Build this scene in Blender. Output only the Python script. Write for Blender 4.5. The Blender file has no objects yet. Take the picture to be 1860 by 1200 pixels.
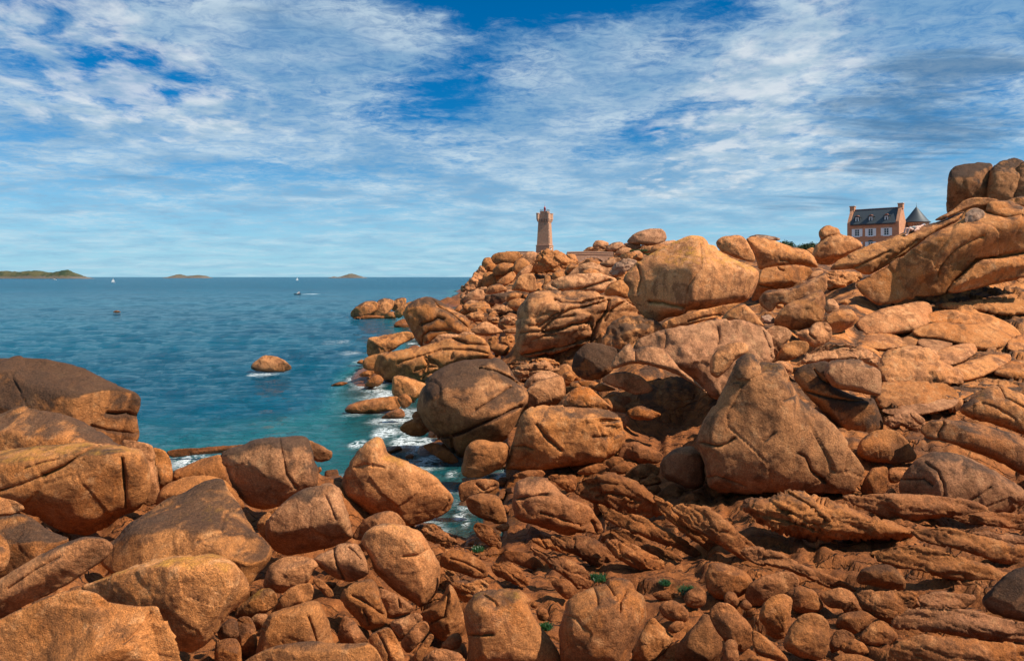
import bpy, bmesh, math, random
import numpy as np
from mathutils import Vector
from mathutils.geometry import delaunay_2d_cdt
R_ = math.radians
C = bpy.context.scene
COL = C.collection
# ------------------------------------------------------------------ camera, light, exposure
K = 1.2                 # metres per layout unit
CAMZ = 6.0 * K          # eye height above the sea
F = 1240.0              # focal length in photograph pixels (1860 wide)
HZ = 503.0              # row of the sea horizon
cam = bpy.data.objects.new('camera', bpy.data.cameras.new('camera'))
COL.objects.link(cam)
cam.location = (0, 0, CAMZ)
cam.rotation_euler = (R_(90), 0, 0)
cam.data.sensor_width = 36.0
cam.data.lens = 36.0 * F / 1860.0
cam.data.shift_y = -(600 - HZ) / 1860.0
cam.data.clip_start = 0.1
cam.data.clip_end = 200000
C.camera = cam

SUN_AZ, SUN_EL = R_(112), R_(47)       # azimuth from +Y towards +X
sd = Vector((math.sin(SUN_AZ) * math.cos(SUN_EL), math.cos(SUN_AZ) * math.cos(SUN_EL), math.sin(SUN_EL)))
sl = bpy.data.lights.new('sun', 'SUN')
sl.energy = 5.0
sl.angle = R_(0.8)
sl.color = (1.0, 0.91, 0.77)
so = bpy.data.objects.new('sun', sl)
so.rotation_euler = (-sd).to_track_quat('-Z', 'Y').to_euler()
so.location = (60, 0, 80)
COL.objects.link(so)
C.view_settings.view_transform = 'Standard'
C.view_settings.look = 'None'
C.view_settings.gamma = 1
C.view_settings.use_curve_mapping = False
C.view_settings.exposure = 0.42
try:
    C.cycles.max_bounces = 5
    C.cycles.diffuse_bounces = 1
    C.cycles.transparent_max_bounces = 6
except Exception:
    pass


class NT:
    """small helper for building node trees"""
    def __init__(s, tree):
        s.t = tree
        s.t.nodes.clear()

    def n(s, kind, **kw):
        x = s.t.nodes.new(kind)
        for k, v in kw.items():
            setattr(x, k, v)
        return x

    def put(s, sock, v):
        if hasattr(v, 'is_output'):
            s.t.links.new(v, sock)
        elif v is not None:
            try:
                sock.default_value = v
            except Exception:
                sock.default_value = (v, v, v)

    def math(s, op, a, b=None, c=None, clamp=False):
        x = s.n('ShaderNodeMath', operation=op, use_clamp=clamp)
        for i, v in enumerate((a, b, c)):
            if v is not None:
                s.put(x.inputs[i], v)
        return x.outputs[0]

    def vm(s, op, a, b=None, scale=None):
        x = s.n('ShaderNodeVectorMath', operation=op)
        s.put(x.inputs[0], a)
        if b is not None:
            s.put(x.inputs[1], b)
        if scale is not None:
            s.put(x.inputs['Scale'], scale)
        return x.outputs['Value'] if op in ('DOT_PRODUCT', 'LENGTH', 'DISTANCE') else x.outputs[0]

    def mix(s, f, a, b, mode='MIX'):
        x = s.n('ShaderNodeMix', data_type='RGBA', blend_type=mode, clamp_factor=True)
        s.put(x.inputs[0], f)
        for i, v in ((6, a), (7, b)):
            if isinstance(v, tuple) and len(v) == 3:
                v = v + (1,)
            s.put(x.inputs[i], v)
        return x.outputs[2]

    def noise(s, vec, scale, detail=4, rough=0.55, dist=0.0, out=0, lac=2.0):
        x = s.n('ShaderNodeTexNoise')
        s.put(x.inputs['Vector'], vec)
        s.put(x.inputs['Scale'], scale)
        x.inputs['Detail'].default_value = detail
        x.inputs['Roughness'].default_value = rough
        x.inputs['Distortion'].default_value = dist
        x.inputs['Lacunarity'].default_value = lac
        return x.outputs[out]

    def voro(s, vec, scale, feature='F1', rand=1.0):
        x = s.n('ShaderNodeTexVoronoi', feature=feature)
        s.put(x.inputs['Vector'], vec)
        s.put(x.inputs['Scale'], scale)
        x.inputs['Randomness'].default_value = rand
        return x

    def step(s, v, lo, hi, a=0.0, b=1.0):
        x = s.n('ShaderNodeMapRange', interpolation_type='SMOOTHSTEP')
        s.put(x.inputs[0], v)
        for i, q in ((1, lo), (2, hi), (3, a), (4, b)):
            s.put(x.inputs[i], q)
        return x.outputs[0]

    def attr(s, name, typ='GEOMETRY'):
        return s.n('ShaderNodeAttribute', attribute_name=name, attribute_type=typ).outputs['Fac']


# ------------------------------------------------------------------ sky
W = bpy.data.worlds.new('World')
C.world = W
W.use_nodes = True
w = NT(W.node_tree)
D = w.n('ShaderNodeTexCoord').outputs['Generated']
sep = w.n('ShaderNodeSeparateXYZ')
w.put(sep.inputs[0], D)
dx, dy, dz = sep.outputs
az = w.math('ARCTAN2', dx, dy)
el = w.math('ARCSINE', dz)
sky = w.n('ShaderNodeTexSky', sky_type='NISHITA')
sky.sun_disc = False
sky.sun_elevation = SUN_EL
sky.sun_rotation = SUN_AZ
sky.air_density = 1.0
sky.dust_density = 0.3
sky.ozone_density = 3.0
SKYS = 0.085
blue = w.mix(1.0, sky.outputs[0], (0.40 , 0.92, 1.30), 'MULTIPLY')
sat = w.n('ShaderNodeHueSaturation')
sat.inputs['Saturation'].default_value = 1.12
w.put(sat.inputs['Color'], blue)
blue = w.vm('SCALE', sat.outputs[0], scale=SKYS)
# cloud sheet coordinates: the view ray carried up to a flat layer overhead
zz = w.math('ADD', w.math('MAXIMUM', dz, 0.0), 0.10)
cx = w.math('DIVIDE', dx, zz)
cy = w.math('DIVIDE', dy, zz)
cv = w.n('ShaderNodeCombineXYZ')
w.put(cv.inputs[0], cx)
w.put(cv.inputs[1], cy)
P2 = cv.outputs[0]


def region(a0, e0, sa, se, rot=0.0):
    """soft patch of sky round azimuth a0, elevation e0 (degrees)"""
    a = w.math('SUBTRACT', az, R_(a0))
    e = w.math('SUBTRACT', el, R_(e0))
    cr, sr = math.cos(R_(rot)), math.sin(R_(rot))
    u = w.math('ADD', w.math('MULTIPLY', a, cr), w.math('MULTIPLY', e, sr))
    v = w.math('SUBTRACT', w.math('MULTIPLY', e, cr), w.math('MULTIPLY', a, sr))
    u = w.math('POWER', w.math('DIVIDE', u, R_(sa)), 2.0)
    v = w.math('POWER', w.math('DIVIDE', v, R_(se)), 2.0)
    return w.math('EXPONENT', w.math('MULTIPLY', w.math('ADD', u, v), -1.0))


def total(*terms):
    acc = None
    for k, t in terms:
        m = w.math('MULTIPLY', t, k)
        acc = m if acc is None else w.math('ADD', acc, m)
    return acc


mp = w.n('ShaderNodeMapping')
w.put(mp.inputs[0], P2)
mp.inputs['Rotation'].default_value = (0, 0, R_(28))
mp.inputs['Scale'].default_value = (0.42, 1.5, 1)
S1 = mp.outputs[0]
veil = w.noise(S1, 1.15, 9, 0.62, 0.55)
veil2 = w.noise(P2, 4.2, 10, 0.72, 0.5)
wide = w.noise(P2, 0.55, 3, 0.5, 0.2)
hor = w.noise(w.vm('MULTIPLY', P2, (0.25, 0.95, 1)), 1.6, 7, 0.6, 0.4)
gap = total((0.12, region(-6, 15.0, 5, 2.6, 20)), (0.17, region(1, 21.5, 8, 3.0, 10)), (0.30, region(-29, 14, 4, 2.4)),
            (0.14, region(11, 12, 6, 1.5, 20)), (0.20, region(-8, 23.5, 9, 2.0)), (0.28, region(-35, 23, 4.5, 4)), (.12, region(15, 19, 7, 2, 25)), (.10, region(10, 22, 5, 2)), (.11, region(-5, 25.5, 45, 3.0)))
add = total((0.12, region(-19, 18.5, 12, 4.5)), (0.13, region(6, 14, 9, 3.5, 25)), (0.20, region(-17, 11, 9, 1.6, -4)),
            (0.07, region(24, 15, 14, 8, 15)), (0.12, region(10, 7.5, 12, 2.2)), (0.10, region(-30, 11, 8, 3)))
veil3 = w.noise(w.vm('MULTIPLY', P2, (1.0, 1.25, 1)), 12.0, 9, 0.70, 0.9)
lay = w.math('ADD', total((0.40, veil), (0.30, veil2), (0.14, hor), (0.16, veil3)), w.math('SUBTRACT', add, gap))
m1 = w.step(lay, 0.39, 0.57)
m1 = w.math('MULTIPLY', m1, w.step(w.math('ADD', w.math('MULTIPLY', veil3, .6), w.math('MULTIPLY', veil2, .4)), 0.36, 0.60, 0.50, 1.0))
low = w.step(el, R_(0.5), R_(9), 0.60, 1.0)
m1 = w.math('MULTIPLY', w.math('MULTIPLY', m1, 0.82), low)
# puffs
puffn = w.noise(w.vm('MULTIPLY', P2, (1.0, 0.75, 1)), 5.5, 10, 0.60, 0.25)
pr = total((0.19, region(-32, 16.5, 8, 4)), (0.17, region(-27, 12, 9, 2.6)), (0.15, region(18, 13, 8, 4.5, 20)), (0.16, region(22, 17, 7, 4, 30)),
           (0.12, region(13, 7, 5, 1.2)), (0.13, region(25, 9, 9, 2.0)), (0.08, region(-31, 4, 6, 1.6)))
m2 = w.step(w.math('ADD', puffn, pr), 0.57, 0.76)
# grey-blue undersides towards the right
dk = total((0.80, region(33, 13.5, 9, 3.2, 8)), (0.5, region(30, 8.6, 8, 1.3, 3)), (0.35, region(22, 5.6, 9, 0.9)), (0.30, region(-31, 7.6, 8, 0.9, -5)), (0.3, region(-20, 20.5, 13, 1.8, -5)))
dkn = w.step(w.math('ADD', w.noise(w.vm('MULTIPLY', P2, (0.40, 1.3, 1)), 2.3, 9, 0.64, 0.5), w.math('MULTIPLY', dk, 0.45)), 0.58, 0.80)
dkn = w.math('MULTIPLY', dkn, w.step(dk, 0.05, 0.45))
shade = w.noise(P2, 1.9, 7, 0.6, 0.3)
ccol = w.mix(w.step(shade, 0.35, 0.68), (0.27, 0.47, 0.68), (0.68, 0.82, 0.90))
pcol = w.mix(w.step(w.noise(P2, 5.5, 7, 0.6, 0.1), 0.36, 0.62), (0.44, 0.60, 0.73), (0.92, 0.95, 0.96))
horiz = w.step(el, R_(0.0), R_(13.0), 1.0, 0.0)
base = w.mix(w.math('MULTIPLY', horiz, 0.72), blue, (0.46, 0.78, 0.97))
c1 = w.mix(m1, base, ccol)
m2 = w.math('MULTIPLY', m2, w.step(pr, 0.03, 0.12))
c2 = w.mix(w.math('MULTIPLY', m2, 0.62), c1, pcol)
c3 = w.mix(w.math('MULTIPLY', dkn, 0.74), c2, (0.075, 0.20, 0.38))
bg = w.n('ShaderNodeBackground')
w.put(bg.inputs['Color'], c3)
bg.inputs['Strength'].default_value = 0.70
wo = w.n('ShaderNodeOutputWorld')
w.t.links.new(bg.outputs[0], wo.inputs[0])

# ------------------------------------------------------------------ numpy noise
rng0 = np.random.RandomState(7)
PERM = np.concatenate([rng0.permutation(256)] * 3).astype(np.int64)
GR = rng0.normal(size=(256, 3))
GR /= np.linalg.norm(GR, axis=1)[:, None]
RND = rng0.rand(256, 4)


def perlin(p):
    i = np.floor(p).astype(np.int64)
    f = p - i
    i &= 255
    u = f * f * f * (f * (f * 6 - 15) + 10)
    out = 0
    for a in (0, 1):
        for b in (0, 1):
            for c in (0, 1):
                h = PERM[PERM[PERM[i[:, 0] + a] + i[:, 1] + b] + i[:, 2] + c]
                g = GR[h]
                dd = g[:, 0] * (f[:, 0] - a) + g[:, 1] * (f[:, 1] - b) + g[:, 2] * (f[:, 2] - c)
                wx = u[:, 0] if a else 1 - u[:, 0]
                wy = u[:, 1] if b else 1 - u[:, 1]
                wz = u[:, 2] if c else 1 - u[:, 2]
                out = out + dd * wx * wy * wz
    return out * 1.5


def fbm(p, o=4, g=0.5):
    s, a, q = 0, 1.0, p
    for k in range(o):
        s = s + a * perlin(q)
        q = q * 2.03 + 17.3
        a *= g
    return s


def ridged(p, o=3, g=0.5):
    s, a, q = 0, 1.0, p
    for k in range(o):
        s = s + a * (1 - np.abs(perlin(q)) * 2)
        q = q * 2.1 + 9.7
        a *= g
    return s


def worley(p):
    """F1, F2, hash of the nearest cell, offset to its centre"""
    i = np.floor(p).astype(np.int64)
    n = len(p)
    f1 = np.full(n, 9.0); f2 = np.full(n, 9.0)
    hid = np.zeros(n, np.int64); off = np.zeros((n, 3))
    for a in (-1, 0, 1):
        for b in (-1, 0, 1):
            for c in (-1, 0, 1):
                j = i + (a, b, c)
                h = PERM[PERM[PERM[j[:, 0] & 255] + (j[:, 1] & 255)] + (j[:, 2] & 255)]
                v = p - (j + RND[h, :3])
                d = np.sqrt((v * v).sum(1))
                m = d < f1
                f2 = np.where(m, f1, np.minimum(f2, d))
                f1 = np.where(m, d, f1)
                hid = np.where(m, h, hid)
                off = np.where(m[:, None], v, off)
    return f1, f2, hid, off


def sstep(x, a, b):
    t = np.clip((x - a) / (b - a), 0, 1)
    return t * t * (3 - 2 * t)


# ------------------------------------------------------------------ object helpers
def tag(o, label=None, cat=None, group=None, kind=None):
    if label: o['label'] = label
    if cat: o['category'] = cat
    if group: o['group'] = group
    if kind: o['kind'] = kind
    return o


def link(name, me, mat=None, parent=None, loc=None):
    o = bpy.data.objects.new(name, me)
    COL.objects.link(o)
    if mat is not None and not me.materials:
        me.materials.append(mat)
    if parent is not None:
        o.parent = parent
    if loc is not None:
        o.location = loc
    return o


def np_mesh(name, V, T, smooth=True):
    """mesh from numpy vertices and triangles (or quads)"""
    me = bpy.data.meshes.new(name)
    V = np.ascontiguousarray(V, np.float32)
    T = np.ascontiguousarray(T, np.int32)
    k = T.shape[1]
    me.vertices.add(len(V))
    me.vertices.foreach_set('co', V.ravel())
    me.loops.add(T.size)
    me.loops.foreach_set('vertex_index', T.ravel())
    me.polygons.add(len(T))
    me.polygons.foreach_set('loop_start', np.arange(0, T.size, k, dtype=np.int32))
    me.polygons.foreach_set('use_smooth', np.full(len(T), smooth, bool))
    me.update(calc_edges=True)
    return me


def empty(name, loc, rz=0.0):
    o = bpy.data.objects.new(name, None)
    COL.objects.link(o)
    o.location = loc
    o.rotation_euler = (0, 0, rz)
    return o


def px(x, y, d):
    """the point of the place seen at photograph pixel x, y, d layout units away"""
    return np.array(((x - 930.0) / F * d * K, d * K, CAMZ - (y - HZ) / F * d * K))


# ------------------------------------------------------------------ materials
def simple(name, col, rough=0.7, var=0.25, scale=6.0, metal=0.0, bump=0.0, bscale=20.0, coord='Object'):
    m = bpy.data.materials.new(name)
    m.use_nodes = True
    t = NT(m.node_tree)
    p = t.n('ShaderNodeTexCoord').outputs[coord]
    nz = t.noise(p, scale, 5, 0.6)
    dark = tuple(c * (1 - var) for c in col)
    lite = tuple(min(1, c * (1 + var)) for c in col)
    b = t.n('ShaderNodeBsdfPrincipled')
    t.put(b.inputs['Base Color'], t.mix(nz, dark, lite))
    b.inputs['Roughness'].default_value = rough
    b.inputs['Metallic'].default_value = metal
    if bump:
        bp = t.n('ShaderNodeBump')
        bp.inputs['Strength'].default_value = bump
        bp.inputs['Distance'].default_value = 0.05
        t.put(bp.inputs['Height'], t.noise(p, bscale, 5, 0.6))
        t.put(b.inputs['Normal'], bp.outputs[0])
    o = t.n('ShaderNodeOutputMaterial')
    t.t.links.new(b.outputs[0], o.inputs[0])
    return m


def rock_material(name, ground=False):
    m = bpy.data.materials.new(name)
    m.use_nodes = True
    t = NT(m.node_tree)
    g = t.n('ShaderNodeNewGeometry')
    pos, nor = g.outputs['Position'], g.outputs['Normal']
    sp = t.n('ShaderNodeSeparateXYZ'); t.put(sp.inputs[0], pos)
    sn = t.n('ShaderNodeSeparateXYZ'); t.put(sn.inputs[0], nor)
    Z, NZ = sp.outputs[2], sn.outputs[2]
    if ground:
        tone, dark, lich, pale, hue, tide = 0.70, 0.20, 0.10, 0.0, 0.5, 1.0
    else:
        tone, dark, lich, pale, hue, tide = (t.attr(k, 'OBJECT') for k in ('tone', 'dark', 'lichen', 'pale', 'hue', 'tide'))
    n0 = t.noise(pos, 0.22, 3, 0.5)
    n1 = t.noise(pos, 0.75, 6, 0.62, 0.4)
    n2 = t.noise(pos, 3.1, 8, 0.68, 0.2)
    n3 = t.noise(pos, 17.0, 6, 0.7)
    n5 = t.noise(pos, 60.0, 3, 0.7)
    n6 = t.noise(t.vm('ADD', pos, (31.0, 7.0, 13.0)), 1.4, 6, 0.65, 0.6)
    gr = t.voro(pos, 38.0)
    tn = t.math('ADD', tone, t.math('MULTIPLY', t.math('SUBTRACT', n1, 0.5), 2.4), clamp=True)
    col = t.mix(tn, (0.67, 0.275, 0.092), (0.50, 0.148, 0.027))
    col = t.mix(t.math('MULTIPLY', t.step(n6, 0.44, 0.64), hue), col, (0.56, 0.22, 0.098))
    col = t.mix(t.step(n0, 0.40, 0.64, 0.0, 0.40), col, (0.62, 0.24, 0.065))
    col = t.mix(t.math('MULTIPLY', pale, 0.9), col, t.mix(n2, (0.43, 0.255, 0.175), (0.58, 0.375, 0.26)))
    # long rain and weather streaks
    stn = t.noise(t.vm('MULTIPLY', pos, (1.6, 1.6, 0.28)), 2.0, 6, 0.62, 0.4)
    col = t.mix(t.step(stn, 0.50, 0.68, 0.0, 0.55), col, (0.20, 0.082, 0.032))
    col = t.mix(t.step(n2, 0.52, 0.76, 0.0, 0.38), col, (0.24, 0.105, 0.045))
    col = t.mix(t.step(n2, 0.49, 0.30, 0.0, 0.45), col, (0.78, 0.43, 0.20))
    br_ = t.math('ADD', t.math('MULTIPLY', n6, 0.7), t.math('MULTIPLY', n2, 0.3))
    col = t.mix(t.step(br_, 0.49, 0.59, 0.0, 0.70), col, t.mix(n3, (0.15, 0.055, 0.018), (0.29, 0.112, 0.038)))
    # dark lichen film, mostly on tops
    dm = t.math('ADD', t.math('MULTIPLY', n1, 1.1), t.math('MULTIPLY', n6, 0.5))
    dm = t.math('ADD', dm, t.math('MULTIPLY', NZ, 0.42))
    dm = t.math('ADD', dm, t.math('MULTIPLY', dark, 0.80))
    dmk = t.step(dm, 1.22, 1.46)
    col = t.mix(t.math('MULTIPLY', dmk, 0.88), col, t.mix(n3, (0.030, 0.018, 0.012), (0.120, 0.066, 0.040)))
    # orange and yellow lichen
    lm = t.math('ADD', t.math('MULTIPLY', n2, 0.8), t.math('ADD', t.math('MULTIPLY', NZ, 0.35), t.math('MULTIPLY', lich, 0.75)))
    lmk = t.step(lm, 0.94, 1.26)
    col = t.mix(t.math('MULTIPLY', lmk, 0.85), col, t.mix(n3, (0.52, 0.19, 0.015), (0.72, 0.38, 0.06)))
    # tidal zone: the stone itself is redder and browner below the high water line
    tz = t.math('ADD', t.math('DIVIDE', Z, K), t.math('MULTIPLY', t.math('SUBTRACT', n1, 0.5), 2.6))
    red = t.mix(n6, (0.34, 0.100, 0.021), (0.24, 0.078, 0.022))
    red = t.mix(t.step(n2, 0.42, 0.68, 0.0, 0.75), red, (0.085, 0.027, 0.009))
    red = t.mix(t.step(n2, 0.46, 0.28, 0.0, 0.6), red, (0.44, 0.165, 0.045))
    col = t.mix(t.math('MULTIPLY', tide, t.step(tz, 0.9, 2.6, 0.85, 0.0)), col, red)
    alg = t.step(t.math('ADD', tz, t.math('MULTIPLY', n2, 0.8)), 0.15, 0.75, 0.7, 0.0)
    col = t.mix(alg, col, (0.055, 0.026, 0.008))
    # crystals of the coarse granite
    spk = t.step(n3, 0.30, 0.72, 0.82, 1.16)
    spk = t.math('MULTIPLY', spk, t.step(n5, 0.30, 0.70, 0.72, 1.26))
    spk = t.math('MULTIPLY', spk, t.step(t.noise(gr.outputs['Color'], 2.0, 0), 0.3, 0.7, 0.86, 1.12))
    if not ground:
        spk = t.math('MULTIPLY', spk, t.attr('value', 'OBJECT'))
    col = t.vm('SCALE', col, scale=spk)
    pit = t.step(t.noise(pos, 9.0, 4, 0.75), 0.60, 0.72, 0.0, 0.38)
    col = t.mix(pit, col, (0.085, 0.036, 0.014))
    b = t.n('ShaderNodeBsdfPrincipled')
    t.put(b.inputs['Base Color'], col)
    t.put(b.inputs['Roughness'], t.step(Z, 0.15, 1.1, 0.35, 0.86))
    b.inputs['Specular IOR Level'].default_value = 0.22
    hgt = t.math('ADD', t.math('MULTIPLY', n2, 0.75), t.math('MULTIPLY', n3, 0.40))
    hgt = t.math('ADD', hgt, t.math('MULTIPLY', n5, 0.16))
    hgt = t.math('SUBTRACT', hgt, t.math('MULTIPLY', pit, 0.30))
    hgt = t.math('ADD', hgt, t.math('MULTIPLY', n6, 0.9))
    if ground:
        # hairline joints across the bedrock, longer along the grain
        q = t.n('ShaderNodeMapping')
        t.put(q.inputs[0], t.vm('ADD', pos, t.vm('SCALE', t.noise(pos, 1.1, 4, .6, out=1), scale=.5)))
        q.inputs['Rotation'].default_value = (0, 0, R_(42))
        q.inputs['Scale'].default_value = (.45, 1.5, 1.0)
        ve = t.voro(q.outputs[0], 1.15, 'DISTANCE_TO_EDGE').outputs['Distance']
        hgt = t.math('SUBTRACT', hgt, t.step(ve, 0.0, 0.05, 1.1, 0.0))
    bp = t.n('ShaderNodeBump')
    bp.inputs['Strength'].default_value = 0.9
    bp.inputs['Distance'].default_value = 0.10
    t.put(bp.inputs['Height'], hgt)
    t.put(b.inputs['Normal'], bp.outputs[0])
    o = t.n('ShaderNodeOutputMaterial')
    t.t.links.new(b.outputs[0], o.inputs[0])
    return m


M_ROCK = rock_material('granite')
M_GROUND = rock_material('granite_shore', True)

# ------------------------------------------------------------------ rock builder
# Every rock is a closed body of its own. A row gives the outline its broad side shows, the distance at which it
# stands, and the facets (a line and a slope) in which its near side falls away; the far side is rounded off behind it.
CROPS = {'A': (0, 600, 3.871), 'B': (0, 890, 3.871), 'C': (380, 740, 3.871), 'D': (400, 900, 3.875), 'E': (600, 480, 3.871),
         'F': (720, 600, 3.871), 'G': (820, 840, 3.3333), 'H': (1240, 840, 3.0), 'T': (840, 400, 4.4286), 'R': (1100, 400, 4.0),
         'S': (1440, 280, 3.75), 'P': (1400, 520, 3.159), 'Q': (1020, 560, 3.529), 'X': (0, 0, 1.0)}
ROCKS = []


def r(crop, where, label, pts, **o):
    """where: distance, or ('z', height above the sea of the foot)"""
    x0, y0, s = CROPS[crop]
    o['cv'] = lambda a: (x0 + a[0] / s, y0 + a[1] / s)
    o['pts'] = [o['cv'](tuple(float(v) for v in q.split(','))) for q in pts.split()]
    if 'grow' in o:
        q = np.array(o['pts']); c_ = q.mean(0)
        o['pts'] = [tuple(v) for v in c_ + (q - c_) * o['grow']]
    o['label'] = label
    yb = max(q[1] for q in o['pts'])
    if isinstance(where, tuple):
        where = (6.0 - where[1]) * F / (yb - HZ)
    o['d'] = where
    o['s'] = s
    ROCKS.append(o)


def chaikin(p, n=2, q=0.22):
    for _ in range(n):
        a, b = p, np.roll(p, -1, axis=0)
        p = np.stack([a * (1 - q) + b * q, a * q + b * (1 - q)], 1).reshape(-1, 2)
    return p


def resample(p, h, closed=True):
    if closed:
        p = np.vstack([p, p[:1]])
    L = np.concatenate([[0], np.cumsum(np.linalg.norm(np.diff(p, axis=0), axis=1))])
    n = max(int(L[-1] / h), 8 if closed else 2)
    t = np.linspace(0, L[-1], n + 1)
    if closed:
        t = t[:-1]
    return np.stack([np.interp(t, L, p[:, 0]), np.interp(t, L, p[:, 1])], 1)


def seg_dist(P, A, B):
    out = np.full(len(P), 1e9)
    for i in range(0, len(P), 4000):
        q = P[i:i + 4000]
        ab = B - A
        den = (ab * ab).sum(1) + 1e-12
        t = np.clip(((q[:, None, :] - A[None]) * ab[None]).sum(2) / den, 0, 1)
        dd = q[:, None, :] - (A[None] + t[..., None] * ab[None])
        out[i:i + 4000] = np.sqrt((dd * dd).sum(2).min(1))
    return out


def inside(P, poly):
    x, y = P[:, 0], P[:, 1]
    c = np.zeros(len(P), bool)
    a, b = poly, np.roll(poly, -1, axis=0)
    for (x1, y1), (x2, y2) in zip(a, b):
        if y1 == y2:
            continue
        m = ((y1 > y) != (y2 > y)) & (x < (x2 - x1) * (y - y1) / (y2 - y1) + x1)
        c ^= m
    return c


def fill(bd, inner):
    """triangles over the polygon bd (ordered) and the points inner; returns index triples into vstack([bd, inner])"""
    n = len(bd)
    vs = [Vector(p) for p in np.vstack([bd, inner])] if len(inner) else [Vector(p) for p in bd]
    ed = [(i, (i + 1) % n) for i in range(n)]
    vc, e, f, ov, oe, of = delaunay_2d_cdt(vs, ed, [], 1, 1e-5)
    mp = [o[0] if o else -1 for o in ov]
    T = []
    for q in f:
        a, b, c = (mp[k] for k in q[:3])
        if min(a, b, c) < 0:
            continue
        T.append((a, b, c))
    return np.array(T, np.int64)


def softplus(x, k):
    return np.where(x > 6 * k, x, k * np.log1p(np.exp(np.clip(x, -30 * k, 6 * k) / k)))


def vnormals(V, T):
    a, b, c = V[T[:, 0]], V[T[:, 1]], V[T[:, 2]]
    fn = np.cross(b - a, c - a)
    N = np.zeros_like(V)
    for k in range(3):
        np.add.at(N, T[:, k], fn)
    return N / (np.linalg.norm(N, axis=1)[:, None] + 1e-12)


def build_rock(o, seed):
    rg = np.random.RandomState(seed + 11)
    cv, d = o['cv'], o['d']
    rough_poly = np.array(o['pts'])
    poly = chaikin(rough_poly, 2, 0.20)
    area = 0.5 * abs((poly[:, 0] * np.roll(poly[:, 1], -1) - poly[:, 1] * np.roll(poly[:, 0], -1)).sum())
    h = o.get('h', float(np.clip(math.sqrt(area) / 34, 1.5, 3.0)))
    bd = resample(poly, h)
    lo, hi = bd.min(0), bd.max(0)
    # interior points on a hexagonal grid, and along the cracks
    def grid(h):
        ys = np.arange(lo[1], hi[1], h * 0.866)
        G = []
        for k, y in enumerate(ys):
            xs = np.arange(lo[0] + (k % 2) * h * 0.5, hi[0], h)
            G.append(np.stack([xs, np.full(len(xs), y)], 1))
        G = np.vstack(G) if G else np.zeros((0, 2))
        G = G[inside(G, bd)] if len(G) else G
        if len(G):
            dd = seg_dist(G, bd, np.roll(bd, -1, axis=0))
            G = G[dd > 0.6 * h]
        return G
    gin = grid(h)
    if len(gin) == 0:
        gin = np.array([bd.mean(0)])
    gin = gin + rg.uniform(-.14, .14, gin.shape) * h
    cracks = []
    for ck in o.get('cr', []):
        depth = 1.0
        if isinstance(ck, tuple):
            ck, depth = ck
        line = np.array([cv(tuple(float(v) for v in q.split(','))) for q in ck.split()])
        line = resample(line, 2.0, closed=False)
        line = line + np.cumsum(rg.normal(0, .18, line.shape), 0) * .6
        cracks.append((line, depth))
        tg = np.gradient(line, axis=0)
        nn = np.stack([-tg[:, 1], tg[:, 0]], 1) / (np.linalg.norm(tg, axis=1)[:, None] + 1e-9)
        ex = np.vstack([line, line + nn * 1.5, line - nn * 1.5])
        ex = ex[inside(ex, bd)]
        if len(ex):
            ex = ex[seg_dist(ex, bd, np.roll(bd, -1, axis=0)) > 0.8]
        if len(ex):
            keep = seg_dist(gin, line[:-1], line[1:]) > 2.4
            gin = np.vstack([gin[keep], ex])
    PF = np.vstack([bd, gin])
    TF = fill(bd, gin)
    dist = np.zeros(len(PF))
    dist[len(bd):] = seg_dist(gin, bd, np.roll(bd, -1, axis=0))
    rho = max(dist.max(), 1.0)
    cen = (lo + hi) / 2
    size = hi - lo
    # facets
    T0 = o.get('T', 0.85) * rho
    Rr = max(o.get('R', 0.5) * rho * 1.2, 1.0)

    def dome(q, rr):
        t = np.clip(q / rr, 0, 1)
        return (1 - (1 - t) ** 2.3) ** 0.55
    e = 0.86 * dome(dist, Rr) + 0.14 * dome(dist, rho)
    br = [(cv(b[:2]), cv(b[2:4]), b[4] * 1.3) for b in o.get('br', [])]
    br_given = bool(br)
    if o.get('auto', not br):
        a = rg.uniform(-.25, .25)
        yk = cen[1] + size[1] * rg.uniform(-.16, .04)
        br.append(((cen[0] + size[0] * .5, yk + a * size[0] * .5), (cen[0] - size[0] * .5, yk - a * size[0] * .5), rg.uniform(.55, 1.1)))
        xk = cen[0] + size[0] * rg.uniform(.08, .28)
        br.append(((xk, hi[1]), (xk + size[0] * rg.uniform(-.2, .2), lo[1]), rg.uniform(.35, .9)))
        xk = cen[0] - size[0] * rg.uniform(.1, .3)
        br.append(((xk, lo[1]), (xk + size[0] * rg.uniform(-.2, .2), hi[1]), rg.uniform(.3, .8)))
        yk = cen[1] + size[1] * rg.uniform(.18, .34)
        br.append(((lo[0], yk), (hi[0], yk + size[1] * rg.uniform(-.15, .15)), rg.uniform(.3, .9)))
    drop = np.zeros(len(PF))
    kk = o.get('soft', 0.05) * rho + 0.6
    for (x1, y1), (x2, y2), sl_ in br:
        L = math.hypot(x2 - x1, y2 - y1) + 1e-9
        wob = (perlin(np.column_stack([PF / rho * 1.1, np.full(len(PF), seed * 3.7 + x1)])) * 0.12 * rho)
        sdv = ((x2 - x1) * (PF[:, 1] - y1) - (y2 - y1) * (PF[:, 0] - x1)) / L + wob
        drop += sl_ * softplus(sdv, kk)
    body = T0 - drop
    fl = 0.16 * T0
    body = fl + softplus(body - fl, 0.12 * T0)
    wv = e * body
    gdepth = np.zeros(len(PF))
    for line, dp in cracks:
        if len(line) < 2:
            continue
        cd = seg_dist(PF, line[:-1], line[1:])
        g = (5.0 + 0.03 * rho) * dp
        gdepth = np.maximum(gdepth, g * np.exp(-(cd / 1.5) ** 2) + 0.22 * g * np.exp(-(cd / 5.0) ** 2))
    # flat cleavage faces: trim the near side back to a few planes
    st = o.get('st', 'b')
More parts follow.
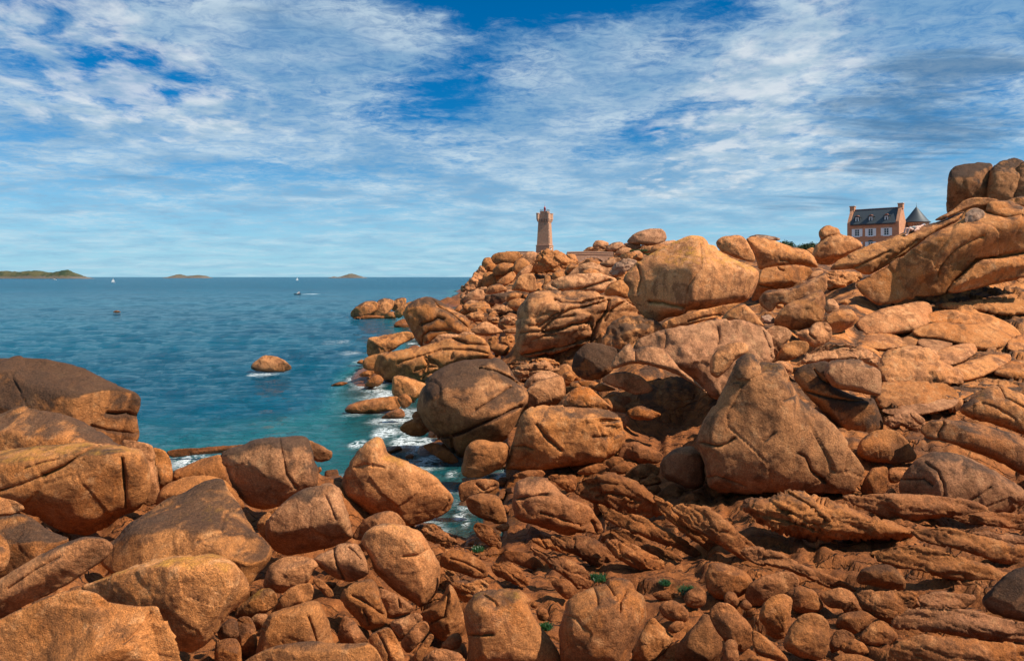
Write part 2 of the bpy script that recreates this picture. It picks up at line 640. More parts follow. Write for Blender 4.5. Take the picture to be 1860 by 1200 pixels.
    if st != 's':
        floor_ = .10 * T0 * e
        for k in range(o.get('cuts', 3 if br_given else 6)):
            ga = rg.uniform(0, 2 * math.pi)
            gm = rg.uniform(.12, .85)
            gx_, gy_ = math.cos(ga) * gm, math.sin(ga) * gm * .8
            rel = wv - gx_ * (PF[:, 0] - cen[0]) - gy_ * (PF[:, 1] - cen[1])
            inn = dist > .12 * rho
            if inn.sum() < 5:
                break
            s_ = np.quantile(rel[inn], rg.uniform(.72, .93))
            wv = np.maximum(wv - softplus(rel - s_, .012 * rho + .25) * .95, floor_)
    wv = wv - gdepth
    # the far half, coarser
    gb = grid(h * 2.6)
    PB = np.vstack([bd, gb]) if len(gb) else bd
    TB = fill(bd, gb)
    db = np.zeros(len(PB))
    if len(gb):
        db[len(bd):] = seg_dist(gb, bd, np.roll(bd, -1, axis=0))
    wb = -dome(db, rho) * rho * o.get('back', 0.85)
    nb = len(bd)
    P = np.vstack([PF, PB[nb:]])
    wv = np.concatenate([wv, wb[nb:]])
    TBm = np.where(TB < nb, TB, TB - nb + len(PF))[:, ::-1]
    T = np.vstack([TF, TBm]) if len(TBm) else TF
    # into the place
    dt = o.get('top', d)
    yb, yt = hi[1], lo[1]
    dd = d + (dt - d) * np.clip((yb - P[:, 1]) / max(yb - yt, 1), 0, 1)
    depth = dd * (1 - wv / F)
    V = np.stack([(P[:, 0] - 930) / F * depth, depth, 6.0 - (P[:, 1] - HZ) / F * depth], 1)
    # orientation of front triangles: towards the viewer
    a, b, c = V[TF[0, 0]], V[TF[0, 1]], V[TF[0, 2]]
    if np.median(np.cross(V[TF[:, 1]] - V[TF[:, 0]], V[TF[:, 2]] - V[TF[:, 0]])[:, 1]) > 0:
        T = T[:, ::-1]
    N = vnormals(V, T)
    dm = float(np.mean([d, dt]))
    S = rho * dm / F
    st = o.get('st', 'b')
    am = o.get('amp', .75 if br_given and st in 'bg' else .85 if st == 'b' else 1.0)
    pxm = dm / F
    if st in 'bg':
        disp = fbm(V * (0.75 / S), 3) * 0.045 * S + ridged(V * (1.7 / S) + 31, 3) * 0.014 * S
        disp += np.minimum(fbm(V / (16 * pxm), 4, .55) * .9 * pxm, .8 * pxm)
        if st == 'g':
            disp += ridged(V * (1.3 / S) + 5, 3) * 0.06 * S
        f1, f2, hid, off = worley(V * (0.85 / S) + seed)
        disp += ((RND[hid, :3] - .5) * off).sum(1) * 0.10 * S - np.exp(-((f2 - f1) / .03) ** 2) * (RND[hid, 3] > .55) * .03 * S
    elif st == 'c':
        an = R_(o.get('ang', 20))
        q = V + 0.12 * S * np.stack([fbm(V / S * 1.5 + k * 7, 2) for k in range(3)], 1)
        u = q[:, 0] * math.cos(an) - q[:, 2] * math.sin(an)
        vv = q[:, 0] * math.sin(an) + q[:, 2] * math.cos(an)
        q = np.stack([u * .62, q[:, 1], vv * 1.25], 1)
        fr = o.get('fr', 1.5) / S
        f1, f2, hid, off = worley(q * fr + seed * .37)
        disp = (RND[hid, 3] - .5) * 0.20 * S + ((RND[hid, :3] - .5) * off).sum(1) * 0.42 / fr
        disp -= np.exp(-((f2 - f1) / 0.09) ** 2) * 0.10 / fr
        g1, g2, hid2, off2 = worley(q * fr * 2.7 + seed * .77)
        disp += (RND[hid2, 3] - .5) * 0.05 / fr + ((RND[hid2, :3] - .5) * off2).sum(1) * 0.15 / fr - np.exp(-((g2 - g1) / 0.10) ** 2) * 0.035 / fr
        disp += fbm(V / (11 * pxm), 4, .6) * 1.0 * pxm
    else:
        an = R_(o.get('ang', 12))
        n = np.array((math.sin(an), -0.25, math.cos(an)))
        along = V @ np.array((math.cos(an), 0.1, -math.sin(an)))
        sp = o.get('sp', 15) * pxm
        q = (V @ n) / sp + 0.85 * fbm(np.stack([along / sp * .13, V[:, 1] / sp * .3, (V @ n) / sp * .22], 1) + seed, 4, .6)
        s0 = q - np.floor(q)
        rw = RND[(np.floor(q).astype(int) * 37 + seed) & 255, 0]
        disp = (s0 ** .6 - .5) * sp * (.10 + .42 * rw) - np.exp(-(np.minimum(s0, 1 - s0) / .08) ** 2) * sp * .12
        q2 = q * 3.1 + 0.9 * fbm(V / sp * .5, 3)
        s2 = q2 - np.floor(q2)
        rw2 = RND[(np.floor(q2).astype(int) * 91 + seed) & 255, 1]
        disp += (s2 ** .6 - .5) * sp * .14 * (.3 + rw2)
        f1, f2, hid, off = worley(np.stack([along / sp * .28, V[:, 1] / sp * .4, q * .5], 1) + seed)
        disp += (RND[hid, 3] - .5) * sp * .5 + ((RND[hid, :3] - .5) * off).sum(1) * sp * .45
        disp -= np.exp(-((f2 - f1) / 0.05) ** 2) * sp * .12
        disp += fbm(V / (10 * pxm), 4, .6) * 1.1 * pxm + fbm(V * .8 / S, 3) * 0.06 * S
    V = V + N * (disp * am)[:, None]
    V = V * K
    return V, T


def place_rocks():
    for i, o in enumerate(ROCKS):
        V, T = build_rock(o, i)
        c = V.mean(0)
        c[2] = V[:, 2].min()
        name = o.get('name', 'boulder')
        me = np_mesh(name, V - c, T)
        ob = link(name, me, M_ROCK, None, c)
        tag(ob, o['label'], o.get('cat', {'boulder': 'boulder', 'cobble': 'stone', 'rock_slab': 'rock slab', 'rock_ledge': 'rock ledge', 'rock_outcrop': 'rock outcrop'}.get(name, 'rock')),
            o.get('g', DEFAULT_GROUP.get(name)))
        rg = np.random.RandomState(i + 500)
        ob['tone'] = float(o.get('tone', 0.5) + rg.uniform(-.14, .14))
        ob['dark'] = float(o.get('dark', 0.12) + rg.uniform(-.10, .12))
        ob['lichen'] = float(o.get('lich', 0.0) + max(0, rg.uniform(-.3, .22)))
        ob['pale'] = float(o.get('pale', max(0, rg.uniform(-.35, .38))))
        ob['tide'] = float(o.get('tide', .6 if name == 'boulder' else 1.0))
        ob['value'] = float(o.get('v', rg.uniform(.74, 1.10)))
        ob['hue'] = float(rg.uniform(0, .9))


DEFAULT_GROUP = {'cobble': 'rounded stones lying in the low gully', 'rock_ledge': 'layered ledges of the shore'}

# ------------------------------------------------------------------ the rocks: left headland and foreground
r('A', 19, 'huge dark-topped domed boulder at the left edge with a mouth-like notch against the sea',
  '-230,300 -60,215 0,190 150,180 330,200 500,240 640,285 760,350 860,400 960,440 982,475 975,540 945,600 955,660 960,775 860,900 400,960 -230,900', v=0.78,
  br=[(1000, 560, -200, 360, .75), (900, 300, 940, 800, -.0), (600, 700, 960, 640, .5)], cr=[('755,578 820,585 880,575 950,598', 1.6), ('640,670 760,700 960,720', .8)], dark=.75, tone=.55, T=.8)
r('A', 16, 'smooth broad brown hump between the domed boulder and the cracked block at left',
  '-230,640 0,590 110,530 220,535 320,570 430,590 560,630 660,690 780,760 860,810 900,900 700,1000 300,1000 -230,950',
  br=[(900, 800, -200, 700, .8)], dark=.35, tone=.6)
r('A', 13.4, 'large square-cut block at left split by a long diagonal crack',
  '-230,860 0,850 190,825 400,800 600,790 690,803 850,815 1000,840 1045,950 1058,1080 1035,1190 950,1280 870,1290 720,1400 600,1440 430,1410 200,1270 -230,1250',
  br=[(860, 850, -200, 950, .55), (650, 1400, 880, 860, .75), (-200, 1180, 600, 1180, .55)],
  cr=[('700,815 610,850 540,890 460,950 330,1010 150,1080 -50,1140', 1.9), ('860,900 870,1000 880,1100 885,1230', 1.3), ('180,970 300,930 420,905', .5)], tone=.5, dark=.2, R=.35, lich=.2)
r('A', 14.4, 'narrow upright rock column joined to the right of the cracked block',
  '840,770 940,770 1030,790 1080,820 1110,1000 1125,1150 1060,1250 980,1200 950,1000', cr=['1085,830 1100,960 1115,1100'], tone=.6, R=.4)
r('A', 15.2, 'rounded reddish rock between the left column and the water inlet', '1060,815 1150,835 1200,900 1218,1020 1195,1090 1110,1150 1040,1100', tone=.7)
r('A', 15.6, 'low sloping rock ledge beside the small foaming inlet', '1150,1150 1215,985 1300,955 1390,908 1480,885 1560,865 1600,980 1640,1120 1400,1180', name='rock_slab', tone=.55,
  br=[(1600, 960, 1180, 1010, .6)])
r('A', 13.6, 'tan sloping shelf rising to the dark-faced boulder from the left', '1080,1240 1130,1105 1280,1030 1420,1012 1540,1028 1600,1060 1660,1140 1740,1260 1400,1330', name='rock_slab', tone=.5,
  br=[(1650, 1100, 1100, 1180, .7)])
r('B', 10.4, 'big tilted slab with a flat pinkish top and broken lower right edge',
  '700,420 830,320 900,230 1100,110 1300,10 1420,-60 1561,-91 1601,0 1670,80 1731,180 1800,290 1871,360 1911,400 1906,480 1800,610 1700,760 1300,700 900,660 700,520',
  br=[(1930, 330, 760, 240, .85), (1240, 500, 1880, 400, .75), (1640, 640, 1560, -80, .15)], cr=[('1400,360 1460,345 1510,320', .8), ('760,400 1000,220 1250,110', .5)], tone=.42, dark=.2, R=.3, lich=.18, top=11.6)
r('B', 9.6, 'rounded brown boulder behind the leaf-shaped slab at left', '-230,210 0,200 150,165 230,200 350,280 500,340 420,440 330,520 150,600 0,640 -230,680', tone=.6, dark=.2)
r('B', 10.6, 'small pointed rock wedge at the far left under the cracked block', '-230,20 0,45 100,70 185,130 100,165 0,190 -230,200', tone=.55)
r('B', 9.0, 'grey-speckled rounded rock end cut by the left picture edge', '-230,290 0,285 60,370 72,450 45,540 0,590 -230,620', tone=.5, dark=.4)
r('B', 8.6, 'long leaf-shaped slab leaning up to the right in the left foreground',
  '-230,720 0,622 150,530 330,430 500,350 640,322 740,338 797,385 780,440 700,510 560,600 430,690 260,770 120,840 0,900 -230,960',
  br=[(60, 760, 700, 380, .75), (780, 300, -100, 650, .6)], cr=[('60,690 250,560 420,470', .6)], tone=.5, dark=.12, T=.75, name='rock_slab')
r('B', 8.2, 'large orange triangular boulder with a rounded right shoulder in the left foreground',
  '480,705 640,645 830,578 960,522 1160,470 1350,455 1480,440 1590,465 1680,530 1735,620 1752,690 1735,740 1640,840 1560,940 1450,1090 1330,1150 1200,1100 1140,900 1000,860 740,790', v=1.08,
  br=[(1720, 540, 700, 560, .6), (1440, 1100, 1640, 520, .75), (900, 900, 1380, 1060, .5)], tone=.35, lich=.42, dark=-.1, R=.45)
r('B', 7.0, 'wide brown boulder with a sharp ridge across it in the bottom left corner',
  '-260,980 0,905 180,830 330,750 450,708 580,700 690,725 760,780 870,800 1010,820 1060,806 1110,812 1150,880 1190,980 1240,1040 1275,1130 1290,1330 -260,1330',
  br=[(1100, 805, 560, 1230, .75), (760, 690, -100, 1050, .45), (500, 1270, 1120, 800, .5)], cr=[('870,1070 960,1000 1060,860', .5)], tone=.62, dark=.22, R=.4)
r('D', 9.2, 'yellow-green algae-tinted round stone beside the orange triangular boulder', '95,835 180,730 270,665 340,645 400,690 405,760 340,815 230,860 160,860', name='cobble', tone=.6, lich=.5, g='stones wedged between the left foreground boulders')
r('D', 10.2, 'mid-sized shaded boulder under the speckled central boulder', '300,640 320,560 350,480 420,435 500,422 640,430 700,490 650,530 625,610 520,660 400,690', tone=.6)
r('D', 9.5, 'flat-topped brown block split by a groove above the bottom boulder', '350,820 420,720 480,650 560,620 640,608 662,660 645,740 500,800 380,850', tone=.55, R=.35)
r('D', 8.6, 'squat pyramid-shaped boulder with a vertical crack near the bottom edge', '235,1150 265,980 330,850 420,800 560,760 660,735 710,760 760,870 780,960 800,1040 860,1130 500,1180',
  br=[(780, 820, 260, 880, .7), (640, 1150, 600, 800, .65)], cr=['620,850 650,930 680,1020'], tone=.55)
r('D', 9.0, 'small brown stone tucked against the pyramid-shaped boulder', '205,870 260,825 330,830 345,860 290,930 230,950', name='cobble', tone=.6, g='stones wedged between the left foreground boulders')
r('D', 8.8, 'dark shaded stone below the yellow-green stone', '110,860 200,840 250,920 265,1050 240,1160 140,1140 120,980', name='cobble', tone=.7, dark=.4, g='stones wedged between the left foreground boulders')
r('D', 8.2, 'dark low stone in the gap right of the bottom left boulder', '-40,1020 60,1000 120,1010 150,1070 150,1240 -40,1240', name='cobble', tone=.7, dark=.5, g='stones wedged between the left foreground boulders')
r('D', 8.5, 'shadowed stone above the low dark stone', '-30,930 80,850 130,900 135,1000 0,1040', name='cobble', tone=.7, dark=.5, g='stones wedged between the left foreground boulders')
r('D', 7.3, 'broad reddish boulder top cut off by the bottom edge left of centre', '80,1280 180,1150 300,1090 420,1050 560,1022 700,1025 850,1040 950,1040 1030,1030 1080,1060 1130,1130 1190,1280',
  br=[(1100, 1080, 180, 1140, .6)], tone=.65, lich=.1, dark=.15)
r('D', 10.4, 'twin block split down the middle below the speckled boulder', '652,450 700,410 780,378 830,338 960,333 990,370 1020,440 1055,540 1010,575 910,615 800,580 700,510',
  cr=[('800,370 805,420 820,480 870,580', 1.6), ('905,365 950,400 985,440', .9)], br=[(1000, 430, 680, 440, .7), (680, 500, 1030, 500, .6)], tone=.5, R=.35)
r('C', 12.0, 'pale speckled boulder with a dark undercut front between the two big shore boulders',
  '395,860 405,790 470,720 540,650 640,580 740,545 850,535 900,558 940,620 960,700 985,780 1003,870 1015,905 930,955 820,985 700,1015 560,1040 460,1010 405,940',
  br=[(980, 690, 420, 800, .5), (640, 850, 1010, 800, .85), (430, 700, 470, 960, .7)], cr=[('820,620 850,680 890,780', .8)], tone=.38, dark=.22, R=.4)
r('C', 12.8, 'dark rock wedge hidden behind the pale speckled boulder', '330,810 400,740 490,685 520,780 420,960 350,880', tone=.7, dark=.4)
r('C', 14.0, 'large dark-faced boulder with two peaks standing before the sea',
  '73,330 90,310 140,285 250,260 310,220 430,200 480,205 640,193 692,215 720,290 740,380 772,450 765,520 740,565 640,610 540,660 480,690 400,705 300,700 230,645 160,540 110,430', v=0.85,
  br=[(540, 700, 470, 190, .38), (120, 500, 500, 640, .6), (360, 210, 200, 640, .35), (780, 290, 300, 240, .25)], cr=[('490,205 520,340 540,460 610,560', .8)], tone=.5, dark=.5, R=.4)
r('C', 15.6, 'orange rock nose poking out behind the dark-faced boulder', '660,215 750,245 820,280 872,310 862,365 760,390 700,340', tone=.5)
r('A', ('z', 0.05), 'low red ledge awash at the mouth of the small inlet', '1165,850 1250,830 1420,824 1560,810 1760,800 1900,796 1760,850 1500,865 1350,878 1200,895', name='rock_ledge', tone=.95, T=.6)
r('C', 15.4, 'orange boulder with a curved horn-like tip beside the water',
  '915,565 940,460 1000,370 1050,300 1110,245 1168,207 1215,213 1238,260 1250,325 1340,362 1440,402 1560,462 1640,542 1700,602 1720,655 1690,715 1620,775 1500,815 1420,838 1370,825 1290,750 1150,750 1050,695 945,645', v=1.08,
  br=[(1700, 590, 1200, 290, .55), (1010, 660, 1500, 800, .55), (1000, 380, 1010, 700, .4)], cr=[('1640,720 1670,680 1690,645', .8), ('1030,420 1100,400 1230,420', .4)], tone=.42, lich=.25, dark=-.05, R=.5)
r('D', 12.0, 'flat brown rock shelf behind the long tilted boulder', '925,300 940,270 1000,170 1100,118 1200,102 1262,130 1320,215 1200,290 1050,330', tone=.5, name='rock_slab')
r('D', 10.6, 'long tilted boulder sloping down to the right in the centre foreground',
  '985,325 1010,260 1080,215 1170,190 1310,208 1400,240 1450,310 1482,370 1520,440 1552,510 1548,590 1530,665 1500,715 1410,800 1365,755 1260,690 1150,600 1080,535 1055,440 1015,380',
  br=[(1420, 800, 1440, 230, .55), (1020, 420, 1400, 800, .75), (1450, 330, 960, 270, .35)], cr=[('1290,427 1400,420 1470,378', .9)], tone=.42, lich=.15, R=.45, dark=.1)
r('D', 9.7, 'upper left cracked block under the long tilted boulder', '865,665 930,620 1010,590 1080,588 1118,660 1143,740 1172,840 1165,905 1030,955 960,865 880,795 850,720', cr=['930,700 1040,760 1140,830', '1010,800 1050,900'], tone=.55, R=.3)
r('D', 10.0, 'upper right cracked block beneath the long tilted boulder', '1110,640 1220,680 1320,740 1380,802 1300,835 1180,868 1150,800 1120,710', cr=['1245,690 1265,780'], tone=.55, R=.3)
r('D', 9.4, 'middle cracked block with a diagonal split in the central cluster', '1190,885 1300,850 1380,818 1430,850 1395,895 1280,1010 1225,960', tone=.55, R=.3)
r('D', 9.2, 'lower stepped block of the cracked central cluster', '1260,1030 1330,950 1400,880 1450,880 1480,940 1410,1030 1320,1120', tone=.55, R=.3)
r('D', 8.7, 'bottom split block with parallel cracks in the central cluster', '1030,990 1160,920 1200,925 1255,1020 1295,1110 1300,1240 1180,1240 1090,1100', cr=['1110,970 1180,1100 1200,1200'], tone=.58, R=.3)
r('D', 10.2, 'tall flank below the right side of the long tilted boulder', '1400,830 1500,770 1560,720 1610,600 1665,680 1705,800 1725,900 1700,965 1640,995 1560,1030 1485,970 1440,900', cr=[('1490,890 1580,850 1600,760 1610,690', 1.1)], tone=.55,
  br=[(1600, 1000, 1640, 600, .8)])
r('D', 9.0, 'round knob at the foot of the tall flank', '1550,1050 1620,978 1680,958 1705,1020 1682,1075 1600,1095', name='cobble', tone=.5, g='stones wedged between the left foreground boulders')
r('D', 8.6, 'narrow shaded wedge right of the bottom split block', '1320,1180 1420,1040 1480,960 1510,990 1455,1090 1380,1240', tone=.65)
r('D', 8.1, 'shaded rock at the bottom edge left of the fist-shaped rock', '1380,1240 1470,1090 1560,1068 1700,1100 1760,1240', tone=.65)
r('D', 10.0, 'thin splinter of rock lying in the gap beside the cracked blocks', '640,590 700,578 780,650 805,705 760,725 700,660', tone=.6, name='rock_slab')
r('D', 9.0, 'greenish sloping slab in the shaded gap of the central cluster', '820,1010 855,830 940,870 1000,960 1060,1040 900,1080', tone=.8, name='rock_slab')
r('D', 11.6, 'broken orange rock on the gully rim right of the long tilted boulder', '1405,245 1440,195 1500,198 1560,240 1640,290 1690,345 1600,385 1540,340 1470,320', st='c', tone=.75)
r('D', 11.0, 'long flat orange rock beside the gully', '1520,440 1570,400 1660,370 1740,400 1860,470 1890,570 1820,585 1700,545 1560,505', tone=.6, name='rock_slab', cr=['1620,440 1720,470 1850,540'])
r('D', 10.4, 'jagged brown rock between the tall flank and the cracked foreground boulder', '1560,530 1620,510 1690,590 1760,590 1860,590 1900,650 1790,720 1720,760 1650,690', st='c', tone=.6)

# ------------------------------------------------------------------ low shore slabs in the middle and the gully
r('G', 8.9, 'cracked orange boulder with a horizontal split left of the fist-shaped rock',
  '75,900 120,800 165,770 240,757 340,768 400,758 450,788 478,830 462,865 500,930 540,1000 590,1060 640,1130 700,1260 100,1260 105,1080 88,1000',
  cr=[('95,1042 180,1045 250,1040', 1.4), '200,800 260,840 275,865'], br=[(560, 950, 80, 880, .5), (420, 1260, 470, 760, .5)], tone=.5, lich=.1)
r('G', 8.8, 'fist-shaped boulder with knuckle-like bumps at the bottom centre',
  '655,1000 690,900 700,840 760,790 860,760 940,738 965,702 1050,695 1100,728 1110,768 1160,800 1172,870 1182,930 1150,1000 1120,1080 1080,1150 1060,1270 670,1270 648,1120', v=0.8,
  cr=[('862,765 885,810 890,860', 1.3), ('945,740 975,790 1000,830', 1.3), ('1020,905 1022,840 1060,780', 1.2), ('700,925 760,945 800,1000', .5)], br=[(1180, 900, 650, 930, .75), (1000, 1270, 1080, 700, .5)], tone=.6, dark=.2, R=.5)
r('G', 8.6, 'round knob stone stuck on the front of the fist-shaped boulder', '928,845 960,808 1000,803 1024,850 1003,900 970,918 932,895', name='cobble', tone=.5, stack=1)
for lab, z, pts in (
    ('rounded cobble left of the fist-shaped boulder', 1.0, '505,895 540,868 580,888 592,930 570,962 528,955'),
    ('tiny pebble above the cobble left of the fist-shaped boulder', 1.0, '472,858 500,833 526,855 516,882 485,880'),
    ('oval brown cobble right of the fist-shaped boulder', 1.0, '1248,880 1280,840 1340,828 1400,858 1442,910 1432,962 1360,968 1290,942'),
    ('pale smooth egg-shaped cobble beside the green pool', 1.0, '1408,800 1460,758 1522,753 1547,790 1542,862 1480,884 1420,868'),
    ('small flat cobble below the oval brown cobble', 1.0, '1305,995 1350,958 1400,955 1413,985 1380,1025 1328,1035')):
    r('G', ('z', z), lab, pts, name='cobble', tone=.5, dark=0)
r('G', 9.6, 'peaked brown rock right of the fist-shaped boulder', '1100,1120 1130,1050 1180,970 1218,930 1260,970 1310,1020 1350,1060 1300,1150 1200,1230 1090,1230', tone=.6)
r('G', 16.6, 'worn orange block at the edge of the water channel', '42,180 45,130 110,105 200,95 285,108 290,150 240,180 130,200 70,240 50,230', tone=.6, st='b', cr=['150,130 200,170 260,140'])
r('G', 15.2, 'squarish block leaning over the channel below the worn orange block', '83,225 110,195 220,180 282,200 312,250 332,320 342,365 280,375 180,335 105,295', br=[(330, 240, 90, 250, .6), (230, 380, 300, 190, .8)], tone=.5, R=.35, dark=.25)
r('G', 14.8, 'broken stub at the foot of the squarish block', '262,385 340,358 358,398 310,425 278,412', tone=.6, st='c')
r('G', 14.4, 'wide bulging orange outcrop with an overhanging lower edge', '375,260 385,130 450,88 560,90 640,138 700,198 780,230 840,270 900,350 917,402 900,438 840,432 760,424 700,445 620,405 500,385 390,340',
  br=[(880, 240, 380, 200, .6), (390, 330, 900, 400, .9)], cr=['400,220 470,205 580,190', '540,300 640,330 780,380', '850,350 880,420'], tone=.55, st='b', name='rock_outcrop', R=.3, amp=1.5)
r('G', 15.4, 'broad rough orange hump at the top of the shore floor below the big boulders',
  '745,190 760,120 830,80 940,58 1040,70 1130,110 1190,170 1250,215 1330,280 1250,330 1080,330 960,300 880,250', st='c', ang=30, fr=1.3, T=.7, R=.5, amp=.7, name='rock_outcrop', tone=.6,
  cr=['820,140 900,120 1000,130', ('880,210 950,190 1050,200 1150,240', .8)], br=[(800, 260, 1300, 330, .5)])
for lab, zz, pts in (
    ('upper long ledge running diagonally down the shore floor', .75, '900,250 1000,290 1150,330 1330,420 1500,540 1440,560 1250,470 1050,400 930,330'),
    ('second long ledge running diagonally down the shore floor', .75, '1230,200 1330,255 1450,350 1600,470 1690,570 1590,560 1420,440 1280,320'),
    ('middle rough ledge on the diagonal shore floor', .7, '960,400 1080,420 1240,500 1400,580 1340,610 1180,570 1020,500'),
    ('flat worn ledge beside the wide bulging outcrop', .7, '900,440 1000,430 1100,500 1200,580 1100,600 980,540')):
    r('G', ('z', zz), lab, pts, name='rock_ledge', st='s', ang=36, sp=18, tone=.68, T=.7, R=.5, grow=1.10, amp=.48, stack=1)
for lab, zz, pts, st in (
    ('upright orange shard beside the channel', .35, '128,392 160,358 240,388 302,470 292,525 230,505 165,455', 'c'),
    ('thin pointed shard leaning along the gully', .5, '318,532 420,540 500,560 565,632 552,668 440,626 335,585', 'b'),
    ('long tapering ledge rising above the gully floor', .75, '478,502 560,540 700,580 802,642 850,702 834,755 770,775 700,695 575,615 495,555', 's'),
    ('narrow upper ledge above the long tapering ledge', .7, '478,460 560,468 700,490 795,562 700,556 560,515', 's'),
    ('flat brown slab beside the green tuft pool', .9, '600,715 690,700 760,760 745,800 700,830 640,780', 'b'),
    ('broken red rock left of the long diagonal slab', .55, '575,85 640,70 700,80 745,120 755,190 700,180 640,130', 'c'),
    ('low cracked ledge sloping into the gully from the orange boulder', .8, '240,620 330,590 420,640 470,730 440,760 350,720 260,680', 'c'),
    ('ragged brown ledge in the middle of the gully floor', .7, '590,440 700,450 830,450 950,520 1000,600 880,640 760,560 650,520', 's'),
    ('flat reddish ledge right of the gully middle', .75, '930,470 1060,480 1180,540 1300,600 1240,680 1100,640 990,560', 's'),
    ('low red ledge beside the small green pool', .85, '1210,790 1290,770 1350,790 1340,830 1250,830', 'b')):
    r('G', ('z', zz), lab, pts, name='rock_ledge', tone=.7, st=st, ang=35, sp=16, T=.75, R=.4, amp=.55, grow=1.06, stack=1)
# cobble pile, bottom right
for lab, z, pts in (
    ('largest pear-shaped cobble at the head of the pile', 1.0, '118,605 150,545 222,543 310,570 372,620 388,662 330,724 260,745 180,748 128,690'),
    ('long loaf-shaped cobble behind the notched stone', 1.0, '338,722 360,660 440,615 560,590 612,600 638,642 626,682 540,724 480,764 420,784 358,774'),
    ('small round pebble in front of the pear-shaped cobble', 1.05, '218,732 240,698 282,703 312,750 292,788 240,788'),
    ('tiny pebble between the two large cobbles', 1.05, '308,772 340,738 382,780 362,804 320,798'),
    ('upright notched stone with a bent top', 1.1, '408,845 440,760 500,718 562,713 602,742 588,802 582,902 572,955 520,966 456,935 446,892'),
    ('angular block with a flat top right of the notched stone', 1.05, '562,712 610,678 670,673 722,700 774,782 740,814 650,820 600,805 585,745'),
    ('arched stone bent like an elbow in the pile', 1.05, '736,724 800,688 880,678 932,710 984,792 1044,834 960,826 885,825 868,792 800,795'),
    ('wide brown stone under the arched stone', 1.1, '828,885 850,830 920,808 1000,808 1054,842 1004,895 940,936 876,926'),
    ('pale heart-shaped cobble with a bite at its right', 1.15, '956,955 1010,888 1060,853 1112,868 1164,920 1172,955 1130,984 1122,1016 1040,1016 985,996'),
    ('large domed cobble in the middle of the pile', 1.2, '545,1010 570,920 620,848 680,817 752,823 794,870 802,955 785,1050 740,1078 640,1060'),
    ('small cube-like stone right of the domed cobble', 1.15, '796,985 830,918 882,903 944,942 934,995 860,1016 808,1046'),
    ('rough wrinkled stone near the bottom edge', 1.2, '856,995 920,953 984,978 1026,1034 950,1046 878,1036'),
    ('flat stone cut by the bottom edge under the wrinkled stone', 1.25, '810,1070 870,1038 960,1042 1056,1080 1060,1140 815,1140'),
    ('red wedge-shaped stone left of the pile', 1.2, '138,815 190,753 262,768 332,840 384,902 390,985 332,1038 280,1006 218,966 166,886'),
    ('red pointed stone behind the short pillar stone', 1.25, '376,905 440,938 502,990 564,1052 580,1092 480,1068 400,1038 380,988'),
    ('short pillar-like stone at the bottom edge', 1.3, '212,995 250,958 297,968 304,1040 314,1110 228,1110'),
    ('low stone at the bottom edge below the red pointed stone', 1.3, '305,1110 380,1042 480,1068 570,1100 560,1140 310,1140')):
    r('H', ('z', z), lab, pts, name='cobble', tone=.5 if 'red' not in lab else .85, dark=.05)
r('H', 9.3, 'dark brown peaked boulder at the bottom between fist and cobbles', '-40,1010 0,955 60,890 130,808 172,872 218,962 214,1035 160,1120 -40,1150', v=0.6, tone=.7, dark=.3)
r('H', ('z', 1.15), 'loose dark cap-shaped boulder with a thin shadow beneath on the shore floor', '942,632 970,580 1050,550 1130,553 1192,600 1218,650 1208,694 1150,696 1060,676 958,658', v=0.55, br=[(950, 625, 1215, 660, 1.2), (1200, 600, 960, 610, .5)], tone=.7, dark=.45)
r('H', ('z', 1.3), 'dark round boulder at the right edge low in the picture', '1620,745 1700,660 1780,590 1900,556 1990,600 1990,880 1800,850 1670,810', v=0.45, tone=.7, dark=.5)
r('H', 12.6, 'lens-shaped layered ledge lying on the shore floor', '325,235 400,188 470,208 560,138 622,133 760,200 900,230 1050,290 1200,340 1268,377 1240,402 1100,428 960,434 800,424 720,419 600,394 480,380 395,325',
  st='s', ang=8, sp=17, name='rock_ledge', tone=.6, br=[(1200, 320, 420, 200, .55), (400, 350, 1240, 395, .9)], R=.3, T=1.0,
  cr=['470,215 620,290 720,340 810,415', '560,150 700,240 780,320', '480,300 640,330 800,400'])
r('H', 13.6, 'dark broken stub behind the left end of the lens-shaped ledge', '318,222 350,188 440,188 474,212 390,265 335,268', st='c', tone=.75, dark=.35)
